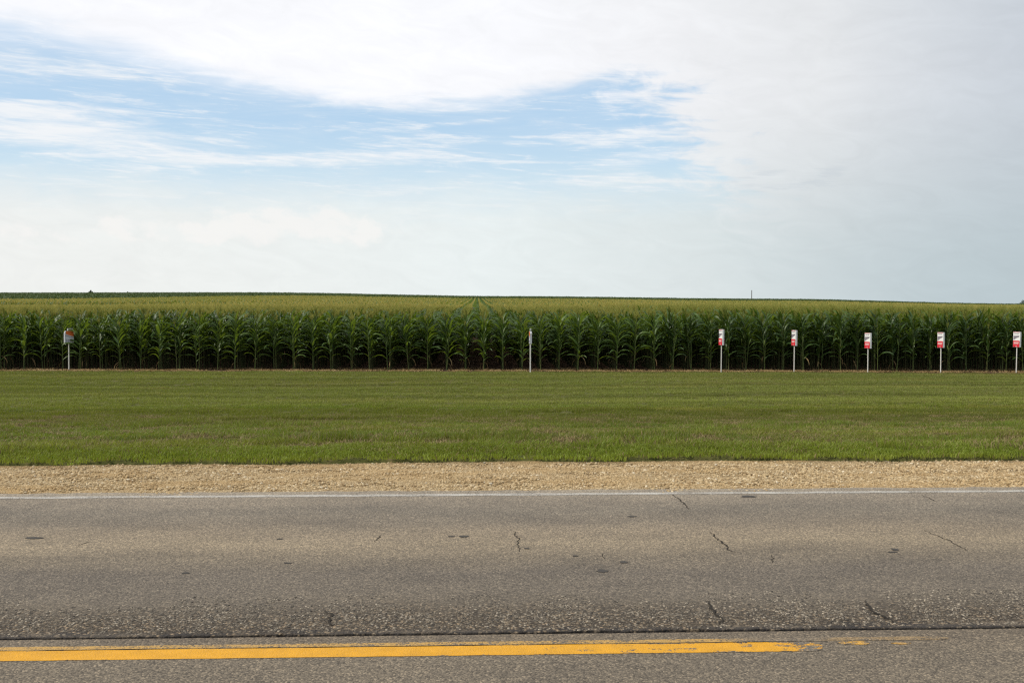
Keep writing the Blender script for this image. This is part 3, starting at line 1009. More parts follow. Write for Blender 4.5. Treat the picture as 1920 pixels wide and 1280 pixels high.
y = Y_GRASS + 0.5
while y < Y_SOIL:
    near = y < 23
    st = 0.30 if near else 0.46
    hw = 0.60 * y + 2.5
    n_ = int(2 * hw / st)
    xs_ = -hw + np.arange(n_) * st + rng.uniform(-st * .35, st * .35, n_) + 0.035 * y
    ys_ = y + rng.uniform(-st * .35, st * .35, n_)
    hh = 0.5 + 1.0 * vnoise(xs_ * 0.5, ys_ * 1.5, 61) * vnoise(xs_ * 1.7, ys_ * 2.2, 62) * 2
    bare = vnoise(xs_ * 0.45, ys_ * 2.3, 63)
    for xx, yy, h_, b_ in zip(xs_, ys_, hh, bare):
        if 12.6 < yy < 14.2 and b_ > 0.72:
            if random.random() < 0.6:
                put_grass(xx, yy, 1.0, 14 + random.randrange(2))
            continue
        if yy > 26:
            h_ = 0.55 + 0.35 * h_
        put_grass(xx, yy, 1.0, random.randrange(5) if near else 5 + random.randrange(5), h_)
        if 12 < yy < 27 and random.random() < 0.05:
            put_grass(xx, yy, random.uniform(.5, .9), 10 + random.randrange(4), random.uniform(.8, 1.2))
        if random.random() < (0.05 if not 12 < yy < 27 else 0.10):
            put_grass(xx, yy, 1.0, 14 + random.randrange(2), 1.0)
    y += st * 0.92
for x in np.arange(-9.5, 9.5, 0.17):
    e = sod_edge(np.array([x]))[0] + (vnoise(np.array([x * 4]), np.array([0.5]), 65)[0] - 0.3) * 0.10
    for k in range(3):
        put_grass(x + random.uniform(-.06, .06), Y_GRASS + 0.13 + e + k * 0.2 + random.uniform(-.04, .04), random.uniform(.8, 1.1), 10 + random.randrange(4), random.uniform(0.6, 1.05))
P_ = np.array(P_)
pts = np.column_stack([P_, ground_z(P_[:, 0], P_[:, 1])])
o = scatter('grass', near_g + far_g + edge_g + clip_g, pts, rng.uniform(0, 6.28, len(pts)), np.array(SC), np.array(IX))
tag(o, 'mown green grass verge sloping from the gravel to the cornfield', 'grass')


# ------------------------------------------------------------------ corn: leaf shapes
def leaf_geo(th0, th1, p, length, wmax, fold=0.28, wave=0.0, twist=0.0, nseg=8):
    """blade from the origin along +X, arching from angle th0 to th1 off the vertical"""
    V = []
    x = z = 0.0
    ds = length / nseg
    for i in range(nseg + 1):
        s_ = i / nseg
        th = th0 + (th1 - th0) * s_ ** p
        if i:
            x += math.sin(th) * ds
            z += math.cos(th) * ds
        w = wmax * (0.35 + 0.65 * min(1, s_ / 0.22)) * (1 - s_ ** 2.4) ** 0.8 / 2 + 0.002
        nx, nz = -math.cos(th), math.sin(th)
        tw = twist * s_
        up_ = fold * w + wave * w * math.sin(s_ * 17)
        up2 = fold * w + wave * w * math.sin(s_ * 17 + 2)
        V.append((x + nx * (up_ + math.sin(tw) * w), w * math.cos(tw), z + nz * (up_ + math.sin(tw) * w)))
        V.append((x, 0, z))
        V.append((x + nx * (up2 - math.sin(tw) * w), -w * math.cos(tw), z + nz * (up2 - math.sin(tw) * w)))
    Fc = []
    for i in range(nseg):
        a = i * 3
        Fc += [(a, a + 1, a + 4, a + 3), (a + 1, a + 2, a + 5, a + 4)]
    return np.array(V), Fc


SHAPES = [  # th0, th1, power, length, width
    (R(16), R(62), 1.6, 0.55, 0.070), (R(14), R(50), 1.5, 0.48, 0.060), (R(18), R(78), 1.7, 0.62, 0.075),          # upright top leaves
    (R(22), R(112), 1.9, 0.80, 0.088), (R(27), R(128), 2.0, 0.86, 0.092), (R(19), R(92), 1.9, 0.80, 0.090), (R(30), R(142), 1.7, 0.78, 0.085), (R(24), R(104), 2.6, 0.84, 0.088),   # arching
    (R(36), R(118), 1.3, 0.66, 0.072), (R(42), R(108), 1.2, 0.60, 0.068), (R(32), R(128), 1.5, 0.70, 0.074),        # drooping low leaves
    (R(70), R(185), 0.5, 0.50, 0.045), (R(60), R(178), 0.6, 0.58, 0.050)]                                           # withered
rs_ = random.Random(3)
LEAF_GEO = [leaf_geo(*s_[:4], s_[4] * 1.15, wave=0.20, twist=rs_.uniform(-0.7, 0.7)) for s_ in SHAPES]
LEAF_MESH = {}
for k, (V, Fc) in enumerate(LEAF_GEO):
    for dark in (0, 1):
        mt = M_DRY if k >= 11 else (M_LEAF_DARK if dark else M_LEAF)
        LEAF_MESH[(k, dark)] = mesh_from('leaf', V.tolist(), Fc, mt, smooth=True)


def tube(pts, rad, n_=6):
    V, Fc = [], []
    for (x, y, z), r_ in zip(pts, rad):
        for k in range(n_):
            a = k / n_ * 2 * math.pi
            V.append((x + math.cos(a) * r_, y + math.sin(a) * r_, z))
    for i in range(len(pts) - 1):
        for k in range(n_):
            a, b_ = i * n_ + k, i * n_ + (k + 1) % n_
            Fc.append((a, b_, b_ + n_, a + n_))
    return V, Fc


def stalk_geo():
    zs = [-0.08, 0.02, 0.25, 0.27, 0.7, 0.72, 1.2, 1.7, 2.10]
    rr = [0.024, 0.016, 0.0135, 0.016, 0.014, 0.016, 0.014, 0.010, 0.005]
    V, Fc = tube([(0.006 * math.sin(z * 3), 0.005 * math.cos(z * 2), z) for z in zs], rr, 6)
    return V, Fc


def tassel_geo(seed, n_=11, L=0.42, wid=0.012, zero=0.0):
    r_ = random.Random(seed)
    V, Fc = [], []

    def strip(p0, d0, ln, w, curl):
        dirv = Vector(d0).normalized()
        side = dirv.cross(Vector((r_.uniform(-1, 1), r_.uniform(-1, 1), 0.2))).normalized()
        sid2 = dirv.cross(side)
        mid = Vector(p0) + dirv * ln * .55
        end = Vector(p0) + dirv * ln + Vector((dirv.x * curl, dirv.y * curl, -curl)) * ln
        for s_ in (side, sid2):
            i = len(V)
            V.extend([tuple(Vector(p0) - s_ * w * .3), tuple(Vector(p0) + s_ * w * .3), tuple(mid + s_ * w * .55), tuple(mid - s_ * w * .55), tuple(end)])
            Fc.extend([(i, i + 1, i + 2, i + 3), (i + 3, i + 2, i + 4)])
    strip((0, 0, zero), (r_.uniform(-.08, .08), r_.uniform(-.08, .08), 1), L, wid * 1.3, 0.05)
    for k in range(n_):
        a = k * 2.4 + r_.uniform(-.4, .4)
        t_ = r_.uniform(0.14, 0.46)
        strip((0, 0, zero + 0.11 * k / n_), (math.cos(a) * t_, math.sin(a) * t_, 1), L * r_.uniform(.55, .8), wid, r_.uniform(0.05, 0.25))
    return V, Fc


def ear_geo():
    V, Fc = tube([(0.02, 0, 0), (0.035, 0, 0.05), (0.055, 0, 0.12), (0.072, 0, 0.20), (0.085, 0, 0.25)], [0.010, 0.022, 0.026, 0.019, 0.004], 6)
    return V, Fc


STALK = stalk_geo()
STALK_MESH = mesh_from('stalk', STALK[0], STALK[1], M_STALK, smooth=True)
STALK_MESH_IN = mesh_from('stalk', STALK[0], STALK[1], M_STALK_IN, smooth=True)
TASSELS = [tassel_geo(5 + k) for k in range(4)]
TASSEL_MESH = {(k, dk): mesh_from('tassel', T[0], T[1], M_TASSEL_GREEN if dk else M_TASSEL) for k, T in enumerate(TASSELS) for dk in (0, 1)}
EAR = ear_geo()
EAR_MESH = mesh_from('ear', EAR[0], EAR[1], M_HUSK, smooth=True)


def plant_plan(r_, plane=None, lo=0.58):
    """leaf list: (shape, height, azimuth, roll, scale)"""
    if plane is None:
        plane = r_.gauss(0, 0.45)           # leaves spread mostly across the row
    L = []
    nl = r_.choice([13, 14, 14, 15]) if lo < .72 else r_.choice([10, 11, 11, 12])
    for k in range(nl):
        u = k / (nl - 1)
        h = lo + (1.84 - lo) * u + r_.uniform(-.04, .04)
        a = plane + (math.pi if k % 2 else 0) + r_.gauss(0, 0.42)
        if lo < .8 and u < 0.14:
            sh = r_.choice([8, 9, 10, 10])
        elif lo < .8 and u < 0.34:
            sh = r_.choice([8, 9, 10, 6, 4])
        elif u < 0.72:
            sh = r_.choice([3, 4, 5, 6, 7])
        elif u < 0.88:
            sh = r_.choice([2, 5, 7, 2])
        else:
            sh = r_.choice([0, 1, 2])
        L.append((sh, h, a, r_.gauss(0, 0.16), r_.uniform(0.78, 1.14)))
    for k in range(r_.choice([0, 0, 0, 1])):
        L.append((r_.choice([11, 12]), r_.uniform(0.25, 0.6), r_.uniform(0, 6.28), 0, r_.uniform(0.5, 0.9)))
    return L


def xf(V, loc, rz, roll, s_):
    M = Matrix.Translation(loc) @ Matrix.Rotation(rz, 4, 'Z') @ Matrix.Rotation(roll, 4, 'X') @ Matrix.Scale(s_, 4)
    M = np.array(M)
    V = np.asarray(V)
    return V @ M[:3, :3].T + M[:3, 3]


class Joiner:
    def __init__(s):
        s.V, s.F, s.MI, s.n = [], [], [], 0

    def add(s, V, Fc, mi):
        s.V.append(np.asarray(V, float))
        s.F += [tuple(i + s.n for i in f) for f in Fc]
        s.MI += [mi] * len(Fc)
        s.n += len(V)

    def mesh(s, name, mats):
        return mesh_from(name, np.concatenate(s.V).tolist(), s.F, mats, s.MI, smooth=True)


def add_plant(J, r_, base=(0, 0, 0), sc=1.0, top_only=False, rz=0.0):
    b_ = Vector(base)
    for (sh, h, a, roll, s_) in plant_plan(r_, r_.gauss(math.pi / 2, 0.6), 0.8):
        if top_only and h < 1.25:
            continue
        V, Fc = LEAF_GEO[sh]
        J.add(xf(V, b_ + Vector((0, 0, h * sc)), a + rz, roll, s_ * sc), Fc, 2 if sh >= 11 else 0)
    if not top_only:
        J.add(np.array(STALK[0]) * sc + np.array(base), STALK[1], 1)
        if r_.random() < .8:
            J.add(xf(EAR[0], b_ + Vector((0, 0, r_.uniform(.95, 1.15) * sc)), r_.uniform(0, 6.28), 0, sc), EAR[1], 4)
    T = TASSELS[r_.randrange(4)]
    k_ = 0.92 if top_only else 1.0
    J.add(xf(T[0], b_ + Vector((0, 0, (1.99 if top_only else 2.04) * sc)), r_.uniform(0, 6.28), 0, sc * k_ * r_.uniform(.85, 1.15)), T[1], 3)


ROW = 0.762
X_ROW0 = 0.28
X_BREAK = at_depth(1232, 40.0)       # a taller, darker variety stands right of here


def variety(x):
    return x > X_BREAK


def plant_scale(x, r_):
    s_ = 1.0 + (0.055 if variety(x) else 0.0)
    return s_ * r_.uniform(0.93, 1.09)


# ------------------------------------------------------------------ the signs
def sign_pt(px, py):
    y = 39.15
    for _ in range(4):
        x = at_depth(px, y)
        # depth where ground is seen at row py
        ys = np.linspace(36, 41, 400)
        xs_ = ys * math.tan(R(A(px)))
        zz = ground_z(xs_, ys)
        D = xs_ * math.sin(YAW) + ys * math.cos(YAW)
        rows = YH + (EYE - zz) * F / D
        k = int(np.argmin(abs(rows - py)))
        y = ys[k]
    return at_depth(px, y), y


def panel(name, x0, x1, z0, z1, y, mat, parent, bow=None, thick=0.002):
    V, Fc = box_geo(x0, x1, y - thick, y, z0, z1)
    return link(name, mesh_from(name, V, Fc, mat), parent)


def make_red_sign(px, py_base, top_py, face_deg, lean, label):
    x, y = sign_pt(px, py_base)
    z = gz(x, y)
    D = x * math.sin(YAW) + y * math.cos(YAW)
    H = (py_base - top_py) * D / F
    root = bpy.data.objects.new('seed_plot_sign', None)
    COL.objects.link(root)
    root.location = (x, y, z)
    root.rotation_euler = (0, lean, face_deg)
    tag(root, label, 'sign', 'red and white signs along the corn')
    V, Fc = tube([(0, 0, -0.15), (0, 0, 0.4), (0, 0, H - 0.04)], [0.021, 0.020, 0.019], 8)
    link('post', mesh_from('post', V, Fc, M_POLE, smooth=True), root)
    w, t_, h = 0.30, 0.075, 0.61
    zb = H - h
    # folded plastic sleeve pulled over the post: four walls, open below, slightly bowed
    bw = 0.012
    ring = [(-w / 2, -t_ / 2), (0, -t_ / 2 - bw), (w / 2, -t_ / 2), (w / 2 + .004, 0), (w / 2, t_ / 2), (0, t_ / 2 + bw), (-w / 2, t_ / 2), (-w / 2 - .004, 0)]
    V = [(a, b_, zb) for a, b_ in ring] + [(a, b_, H) for a, b_ in ring]
    Fc = [(k, (k + 1) % 8, 8 + (k + 1) % 8, 8 + k) for k in range(8)]
    sl = link('sleeve', mesh_from('sleeve', V, Fc, M_SHEET_W), root)
    V2 = [(a * .98, b_ * .98, H - .004) for a, b_ in ring]
    link('top_cap', mesh_from('top_cap', V2, [tuple(range(8))], M_SHEET_G), root)
    yf = -t_ / 2 - bw - 0.002
    for sgn in (1, -1):
        def pr(name, x0, x1, z0, z1, mat, lift=0.0):
            V, Fc = box_geo(x0, x1, -0.0015, 0.0, z0, z1)
            o_ = link(name, mesh_from(name, V, Fc, mat), sl)
            o_.location = (0, sgn * (yf - lift), 0)
            o_.rotation_euler = (0, 0, 0 if sgn > 0 else math.pi)
            return o_
        pr('red_band', -w / 2 + .012, w / 2 - .012, zb + .008, zb + .262, M_RED)
        pr('red_rule', -w / 2 + .012, w / 2 - .012, zb + .590, zb + .604, M_RED)
        pr('header_print', -w / 2 + .05, w / 2 - .06, zb + .535, zb + .556, M_GREYP)
        for q, zz in enumerate((0.205, 0.175, 0.145)):
            pr('lettering', -w / 2 + .035 + .01 * (q % 2), w / 2 - .035 - .015 * (q % 3), zb + zz - .019, zb + zz, M_PINK, 0.002)
        pr('lettering', -.02, .03, zb + .030, zb + .050, M_PINK, 0.002)
        # grey picture cut by a rising diagonal
        V = [(-w / 2 + .025, 0, zb + .30), (-w / 2 + .025, 0, zb + .45), (w / 2 - .03, 0, zb + .465), (w / 2 - .05, 0, zb + .42)]
        V = V + [(a, -.0015, c_) for a, _, c_ in V]
        Fc = [(4, 5, 6, 7), (0, 3, 2, 1), (0, 1, 5, 4), (1, 2, 6, 5), (2, 3, 7, 6), (3, 0, 4, 7)]
        o_ = link('picture', mesh_from('picture', V, Fc, M_GREYP), sl)
        o_.location = (0, sgn * yf, 0)
        o_.rotation_euler = (0, 0, 0 if sgn > 0 else math.pi)
    return root


def view_az(px):
    return R(A(px))


# rotation such that the printed side faces left of the viewer by phi: local -Y is the face normal
def face_rot(px, phi):
    return -view_az(px) - R(phi)


SIGNS = []
for (px, pb, pt_, phi, lean, lab) in [
        (1353, 699, 617.5, 64, R(0.6), 'narrowest red and white post sign, nearest the photo centre'),
        (1490, 698, 619, 60, R(0.2), 'second red and white post sign from the left'),
        (1628.5, 699, 624, 46, R(0.0), 'third red and white post sign, middle of the five'),
        (1765.5, 699.5, 623, 44, R(-0.3), 'fourth red and white post sign, next to the rightmost'),
        (1907.5, 699.5, 622, 35, R(0.6), 'rightmost red and white post sign, by the photo edge')]:
    make_red_sign(px, pb, pt_, face_rot(px, phi), lean, lab)
    SIGNS.append(px)


def make_orange_sign(px, py_base, top_py, rot, label, name='seed_variety_sign'):
    """white board with an orange band, the print cut on a slant, with a raised tab on top"""
    x, y = sign_pt(px, py_base)
    z = gz(x, y)
    D = x * math.sin(YAW) + y * math.cos(YAW)
    H = (py_base - top_py) * D / F
    root = bpy.data.objects.new(name, None)
    COL.objects.link(root)
    root.location = (x, y, z)
    root.rotation_euler = (0, R(0.8), rot)
    tag(root, label, 'sign', 'orange and white signs along the corn')
    V, Fc = tube([(0, 0, -0.15), (0, 0, 0.4), (0, 0, H - 0.12)], [0.024, 0.024, 0.023], 8)
    link('post', mesh_from('post', V, Fc, M_POLE, smooth=True), root)
    w = 0.36
    zb = H - 0.565
    t_ = 0.07

    def slab(nm, poly, y0, y1, mat, par=None):
        n_ = len(poly)
        V = [(a, y0, c_) for a, c_ in poly] + [(a, y1, c_) for a, c_ in poly]
        Fc = [tuple(range(n_)), tuple(range(2 * n_ - 1, n_ - 1, -1))] + [(k, n_ + k, n_ + (k + 1) % n_, (k + 1) % n_) for k in range(n_)]
        return link(nm, mesh_from(nm, V, Fc, mat), par or root)
    bd = slab('board', [(-w / 2, zb), (w / 2, zb), (w / 2, zb + .40), (w / 2 - .05, zb + .47), (-w / 2 + .04, zb + .47), (-w / 2, zb + .38)], -t_ / 2, t_ / 2, M_SHEET_G)
    for s_ in (-1, 1):
        f0, f1 = s_ * (t_ / 2 + .001), s_ * (t_ / 2 + .004)
        slab('orange_band', [(-w / 2 + .05, zb + .335), (w / 2 - .005, zb + .245), (w / 2 - .005, zb + .39), (w / 2 - .06, zb + .462), (-w / 2 + .05, zb + .462)], f0, f1, M_ORANGE, bd)
        slab('dark_stripe', [(-w / 2 + .02, zb + .275), (w / 2 - .005, zb + .190), (w / 2 - .005, zb + .215), (-w / 2 + .02, zb + .30)], f0, f1, M_GREYP, bd)
        for q in range(2):
            for k in range(4):
                xa = -w / 2 + .06 + k * .072
                slab('lettering', [(xa, zb + .035 + q * .055), (xa + .045, zb + .035 + q * .055), (xa + .045, zb + .07 + q * .055), (xa, zb + .07 + q * .055)], f0, f1, M_GREYP, bd)
    tab = slab('tab', [(-.05, zb + .472), (.10, zb + .472), (.165, zb + .565), (-.05, zb + .565)], -t_ / 2 + .01, t_ / 2 - .01, M_SHEET_G)
    for s_ in (-1, 1):
        slab('tab_print', [(-.025, zb + .478), (.09, zb + .478), (.13, zb + .545), (-.025, zb + .545)], s_ * (t_ / 2 - .009), s_ * (t_ / 2 - .006), M_GREENP, tab)
    return root


make_orange_sign(127.5, 694, 615.5, -view_az(127.5) + R(24), 'white board sign with slanted orange band, at far left')
make_orange_sign(994.5, 699, 616.5, -view_az(994.5) - R(84), 'thin orange and white sign seen edge on, near centre')
ALL_SIGNS = [(127.5, 'orange banded sign'), (994.5, 'thin edge on sign'), (1353, 'first red sign'), (1490, 'second red sign'),
             (1628.5, 'third red sign'), (1765.5, 'fourth red sign'), (1907.5, 'rightmost red sign')]

# ------------------------------------------------------------------ corn: single plants along the field edge
ORD = ['', 'first', 'second', 'third', 'fourth', 'fifth', 'sixth', 'seventh', 'eighth', 'ninth', 'tenth', 'eleventh', 'twelfth', 'thirteenth', 'fourteenth']
RANK = ['nearest the grass', 'second from the grass', 'third from the grass', 'fourth from the grass', 'fifth from the grass']


def px_of(x, y):
    X = x * math.cos(YAW) - y * math.sin(YAW)
    D = x * math.sin(YAW) + y * math.cos(YAW)
    return 960 + F * X / D


rows = []
i0 = int(math.floor((-30 - X_ROW0) / ROW))
i1 = int(math.ceil((36 - X_ROW0) / ROW))
for i in range(i0, i1 + 1):
    rows.append(X_ROW0 + i * ROW)
rows = np.array(rows)
in_view = [x for x in rows if -6 < px_of(x, 40.0) < 1926]
row_px = {x: px_of(x, Y_CORN) for x in in_view}
STEP = 0.175
FRONT = {}
r_ = random.Random(11)
N_DEEP = 5
n_ind = 0
for x in in_view:
    p = row_px[x]
    sp, sname = min(ALL_SIGNS, key=lambda s_: abs(s_[0] - p))
    side = 'right' if p > sp else 'left'
    between = [q for q in row_px.values() if (sp < q <= p if side == 'right' else p <= q < sp)]
    k_ord = len(between)
    fy = Y_CORN + r_.uniform(-.14, .16)
    FRONT[x] = fy
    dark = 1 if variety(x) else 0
    for k in range(N_DEEP):
        xx = x + r_.gauss(0, 0.022)
        yy = fy + k * STEP + r_.uniform(-.035, .035)
        if k == 0 and r_.random() < 0.06:
            yy -= 0.12
        s_ = plant_scale(x, r_)
        if k == 0:
            s_ *= r_.uniform(0.86, 1.0)
        root = bpy.data.objects.new('corn_plant', None)
        COL.objects.link(root)
        root.location = (xx, yy, gz(xx, yy))
        root.rotation_euler = (r_.gauss(0, .03) if r_.random() > .06 else r_.uniform(.05, .16), r_.gauss(0, .04), r_.choice([0, math.pi]) + r_.gauss(0, .1))
        root.scale = (s_, s_, s_)
        tag(root, f"corn plant, {RANK[k]}, {ORD[k_ord]} row {side} of the {sname}", 'corn plant', 'corn plants at the edge of the field')
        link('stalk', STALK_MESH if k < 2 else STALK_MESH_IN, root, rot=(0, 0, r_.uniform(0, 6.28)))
        for (sh, h, a, roll, sc) in plant_plan(r_, None if k < 4 else r_.gauss(math.pi / 2, 0.6), (0.40, 0.55, 0.70, 0.80, 0.80)[k]):
            link('leaf', LEAF_MESH[(sh, dark)], root, (0, 0, h), (roll, 0, a), (sc, sc, sc))
        if r_.random() < .75:
            link('ear', EAR_MESH, root, (0, 0, r_.uniform(.95, 1.15)), (0, 0, r_.uniform(0, 6.28)))
        ts = r_.uniform(.8, 1.15)
        link('tassel', TASSEL_MESH[(r_.randrange(4), 1 if (dark or r_.random() < .5) else 0)], root, (0, 0, 2.04), (0, 0, r_.uniform(0, 6.28)), (ts, ts, ts))
        n_ind += 1
print('single corn plants', n_ind)

# ------------------------------------------------------------------ corn: the rest of the field
def full_proto(seed, dark):
    J = Joiner()
    add_plant(J, random.Random(seed))
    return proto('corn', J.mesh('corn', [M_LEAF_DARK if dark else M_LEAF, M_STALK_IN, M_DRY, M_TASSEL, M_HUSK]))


full_p = [full_proto(100 + k, 0) for k in range(6)] + [full_proto(120 + k, 1) for k in range(4)]


def seg_proto(seed, dark, n_=20, length=3.6):
    """a stretch of one row, upper halves only, for the depth of the field"""
    J = Joiner()
    r2 = random.Random(seed)
    for k in range(n_):
        yy = -length / 2 + (k + .5) * length / n_ + r2.uniform(-.05, .05)
        add_plant(J, r2, (r2.gauss(0, .02), yy, 0), r2.uniform(.95, 1.09), True)
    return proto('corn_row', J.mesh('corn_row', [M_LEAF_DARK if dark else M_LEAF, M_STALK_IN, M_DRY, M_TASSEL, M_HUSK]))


seg_p = [seg_proto(200 + k, 0) for k in range(5)]

# limits of the main field: a grassed waterway cuts it at left, it ends near the crest elsewhere
T_ = np.array([math.tan(R(A(p))) for p in (-400, 0, 300, 430, 560, 960, 1440, 1920, 2300)])


def in_corn(x, y):
    t_ = x / y
    g0 = np.interp(t_, T_, [93, 94, 99, 107, 400, 400, 400, 400, 400])        # waterway near side
    g1 = np.interp(t_, T_, [114, 114, 113, 111, 400, 400, 400, 400, 400])      # far side
    end = np.interp(t_, T_, [150, 158, 190, 215, 235, 235, 235, 230, 225])
    return (y < end) & ~((y > g0) & (y < g1))


def far_crop(x, y):
    t_ = x / y
    st = np.interp(t_, T_, [158, 166, 200, 226, 252, 255, 255, 250, 240])
    return (y > st) & (y < 425)


P_, SC, IX, RZ = [], [], [], []
Y_SEG = 66.0
HW = math.tan(R(34))
for x in np.arange(X_ROW0 - 70 * ROW, X_ROW0 + 72 * ROW, ROW):
    x = min(rows, key=lambda q: abs(q - x)) if len(rows) and abs(min(rows, key=lambda q: abs(q - x)) - x) < .05 else x
    y0 = FRONT.get(x)
    y0 = (y0 + N_DEEP * STEP) if y0 is not None else Y_CORN + rng.uniform(-.1, .1)
    ys = np.arange(y0, Y_SEG, STEP)
    ys = ys[np.abs(x - 0.035 * ys) < HW * ys + 2]
    n_ = len(ys)
    if not n_:
        continue
    xs_ = x + rng.normal(0, .025, n_)
    ys = ys + rng.uniform(-.035, .035, n_)
    s_ = (1.055 if variety(x) else 1.0) * rng.uniform(.94, 1.09, n_)
    P_.append(np.column_stack([xs_, ys]))
    SC.append(s_)
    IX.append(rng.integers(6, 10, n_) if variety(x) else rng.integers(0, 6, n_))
    RZ.append(rng.choice([0, math.pi], n_) + rng.normal(0, .12, n_))
P_ = np.concatenate(P_)
pts = np.column_stack([P_, ground_z(P_[:, 0], P_[:, 1])])
print('corn behind the edge', len(pts))
o = scatter('corn_field', full_p, pts, np.concatenate(RZ), np.concatenate(SC), np.concatenate(IX), rng.normal(0, .03, (len(pts), 2)))
tag(o, 'dense rows of corn standing behind the edge plants', 'corn field')

P_ = []
L_SEG = 3.6
for x in np.arange(X_ROW0 - 230 * ROW, X_ROW0 + 250 * ROW, ROW):
    ys = np.arange(Y_SEG + L_SEG / 2, 240, L_SEG)
    ys = ys[np.abs(x - 0.035 * ys) < HW * ys + 3]
    if len(ys):
        P_.append(np.column_stack([np.full(len(ys), x), ys]))
P_ = np.concatenate(P_)
P_ = P_[in_corn(P_[:, 0], P_[:, 1])]
pts = np.column_stack([P_, ground_z(P_[:, 0], P_[:, 1])])
n_ = len(pts)
print('row stretches', n_)
o = scatter('distant_corn_rows', seg_p, pts, rng.choice([0, math.pi], n_), rng.uniform(.97, 1.03, n_), rng.integers(0, 5, n_))
tag(o, 'golden tasselled corn rows running back to the low crest', 'corn field')


def far_patch(seed, size=4.0, n_=170):
    r2 = np.random.default_rng(seed)
    J = Joiner()
    for k in range(n_):
        V, Fc = LEAF_GEO[int(r2.integers(0, 8))]
        p = Vector((r2.uniform(-size / 2, size / 2), r2.uniform(-size / 2, size / 2), r2.uniform(1.2, 2.0)))
        J.add(xf(V, p, r2.uniform(0, 6.28), 0, r2.uniform(0.8, 1.3)) , Fc, 0)
    return proto('far_crop', J.mesh('far_crop', [M_FAR]))


far_p = [far_patch(300 + k) for k in range(4)]
P_ = []
for y in np.arange(150, 425, 3.4):
    hw = HW * y + 4
    xs_ = np.arange(-hw, hw, 3.4) + 0.035 * y
    P_.append(np.column_stack([xs_ + rng.uniform(-.5, .5, len(xs_)), y + rng.uniform(-.5, .5, len(xs_))]))
P_ = np.concatenate(P_)
P_ = P_[far_crop(P_[:, 0], P_[:, 1])]
pts = np.column_stack([P_, ground_z(P_[:, 0], P_[:, 1])])
n_ = len(pts)
print('far crop', n_)
o = scatter('far_green_crop', far_p, pts, rng.uniform(0, 6.28, n_), rng.uniform(.92, 1.08, n_), rng.integers(0, 4, n_))
tag(o, 'dark green crop on the far rise along the skyline', 'crop')

# dry litter on the bare strip at the foot of the corn
def litter_patch(seed, n_=60, size=0.7):
    r2 = random.Random(seed)
    J = Joiner()
    for k in range(n_):
        ln, w = r2.uniform(.05, .22), r2.uniform(.010, .03)
        z1, z2 = r2.uniform(.005, .05), r2.uniform(0, .04)
        V = [(0, -w / 2, 0.004), (0, w / 2, 0.006), (ln * .5, w / 2, z1), (ln * .5, -w / 2, z1 + .006), (ln, 0, z2)]
        J.add(xf(V, Vector((r2.uniform(-size / 2, size / 2), r2.uniform(-size / 2, size / 2), 0)), r2.uniform(0, 6.28), 0, 1), [(0, 1, 2, 3), (3, 2, 4)], 0)
    return proto('litter', J.mesh('litter', [M_DRY]))


M_DRY2 = M_DRY
lit_p = [litter_patch(400 + k) for k in range(3)]
P_ = []
for x in np.arange(-26, 32, 0.4):
    for y in (Y_SOIL + .15, Y_SOIL + .45, Y_SOIL + .8, Y_SOIL + 1.2, Y_SOIL + 1.7):
        if random.random() < 0.62:
            P_.append((x + random.uniform(-.2, .2), y + random.uniform(-.12, .12)))
P_ = np.array(P_)
pts = np.column_stack([P_, ground_z(P_[:, 0], P_[:, 1]) + .004])
n_ = len(pts)
o = scatter('dry_leaf_litter', lit_p, pts, rng.uniform(0, 6.28, n_), rng.uniform(.7, 1.2, n_), rng.integers(0, 3, n_))
tag(o, 'dry brown leaf litter on bare soil at the foot of the corn', 'leaf litter')


# ------------------------------------------------------------------ skyline: trees, bushes, post
def leaf_cloud(centres, n_, size, seed):
    r2 = np.random.default_rng(seed)
    V, Fc = [], []
    for k in range(n_):
        cx, cy, cz, rr = centres[int(r2.integers(0, len(centres)))]
        d_ = r2.normal(size=3)
        d_ /= np.linalg.norm(d_)
        p = np.array([cx, cy, cz]) + d_ * rr * r2.uniform(.55, 1.05)
        a, b_ = r2.normal(size=3), r2.normal(size=3)
        a /= np.linalg.norm(a)
        b_ -= a * a.dot(b_)
        b_ /= np.linalg.norm(b_)
        s_ = size * r2.uniform(.6, 1.3)
        i = len(V)
        V += [tuple(p - a * s_), tuple(p + b_ * s_ * .5), tuple(p + a * s_), tuple(p - b_ * s_ * .5)]
        Fc.append((i, i + 1, i + 2, i + 3))
    return V, Fc


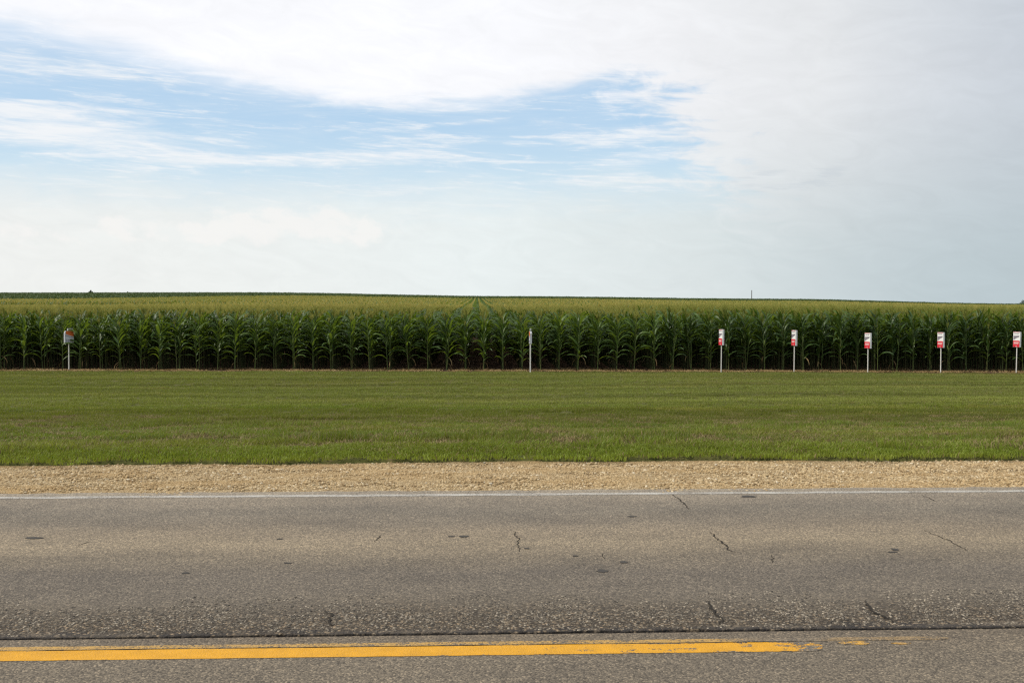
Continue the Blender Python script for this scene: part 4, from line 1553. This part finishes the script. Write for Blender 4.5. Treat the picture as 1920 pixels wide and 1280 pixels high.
def tree(name, px, y, ztop_py, half_w, label, cat, seed, group=None, sink=0.0):
    x = at_depth(px, y)
    z = gz(x, y) - sink
    D = x * math.sin(YAW) + y * math.cos(YAW)
    ztop = EYE + (YH - ztop_py) * D / F
    H = ztop - z
    r2 = random.Random(seed)
    root = bpy.data.objects.new(name, None)
    COL.objects.link(root)
    root.location = (x, y, z)
    tag(root, label, cat, group)
    tr = H * 0.035
    V, Fc = tube([(0, 0, -.3), (0.02 * H, 0, H * .35), (-.02 * H, 0, H * .85)], [tr, tr * .7, tr * .2], 7)
    J = Joiner()
    J.add(np.array(V), Fc, 0)
    for k in range(6):
        a = k * 1.05 + r2.uniform(-.3, .3)
        V, Fc = tube([(0, 0, 0), (0.25 * half_w, 0, .18 * H), (.6 * half_w, 0, .3 * H)], [tr * .45, tr * .3, tr * .1], 5)
        J.add(xf(V, Vector((0, 0, H * r2.uniform(.3, .5))), a, 0, 1), Fc, 0)
    link('trunk', J.mesh('trunk', [M_BARK]), root)
    cs = []
    for k in range(9):
        a, q = r2.uniform(0, 6.28), r2.uniform(.2, .7)
        cs.append((math.cos(a) * half_w * q, math.sin(a) * half_w * q, H * r2.uniform(.5, .8), half_w * r2.uniform(.25, .42)))
    cs.append((0, 0, H - half_w * .36, half_w * .36))
    V, Fc = leaf_cloud(cs, 1600, max(.10, half_w * .06), seed)
    link('crown', mesh_from('crown', V, Fc, M_TREE), root)
    return root


tree('broadleaf_tree', 1921, 600, 561.6, 5.2, 'dark rounded tree on the skyline at the right photo edge', 'tree', 5)
tree('shrub', 171, 400, 543.5, 1.0, 'tallest of the lone shrubs on the left skyline', 'shrub', 6, 'shrubs on the left skyline')
tree('shrub', 240, 400, 546.6, 0.8, 'middle small shrub on the left skyline', 'shrub', 7, 'shrubs on the left skyline')
tree('shrub', 289, 400, 547.4, 0.55, 'smallest shrub of the left skyline, nearest the field crest', 'shrub', 8, 'shrubs on the left skyline')

yp = 430.0
xp = at_depth(1409, yp)
zp = gz(xp, yp)
Hp = EYE + (YH - 544.0) * (xp * math.sin(YAW) + yp * math.cos(YAW)) / F - zp
post = bpy.data.objects.new('utility_post', None)
COL.objects.link(post)
post.location = (xp, yp, zp)
tag(post, 'bare dark post standing alone on the right skyline', 'post')
V, Fc = tube([(0, 0, -.5), (0, 0, Hp * .5), (0, 0, Hp - .06)], [.19, .17, .155], 10)
link('shaft', mesh_from('shaft', V, Fc, M_POST, smooth=True), post)
V, Fc = tube([(0, 0, Hp - .065), (0, 0, Hp - .02), (0, 0, Hp)], [.175, .175, .02], 10)
link('cap', mesh_from('cap', V, Fc, M_POST), post)
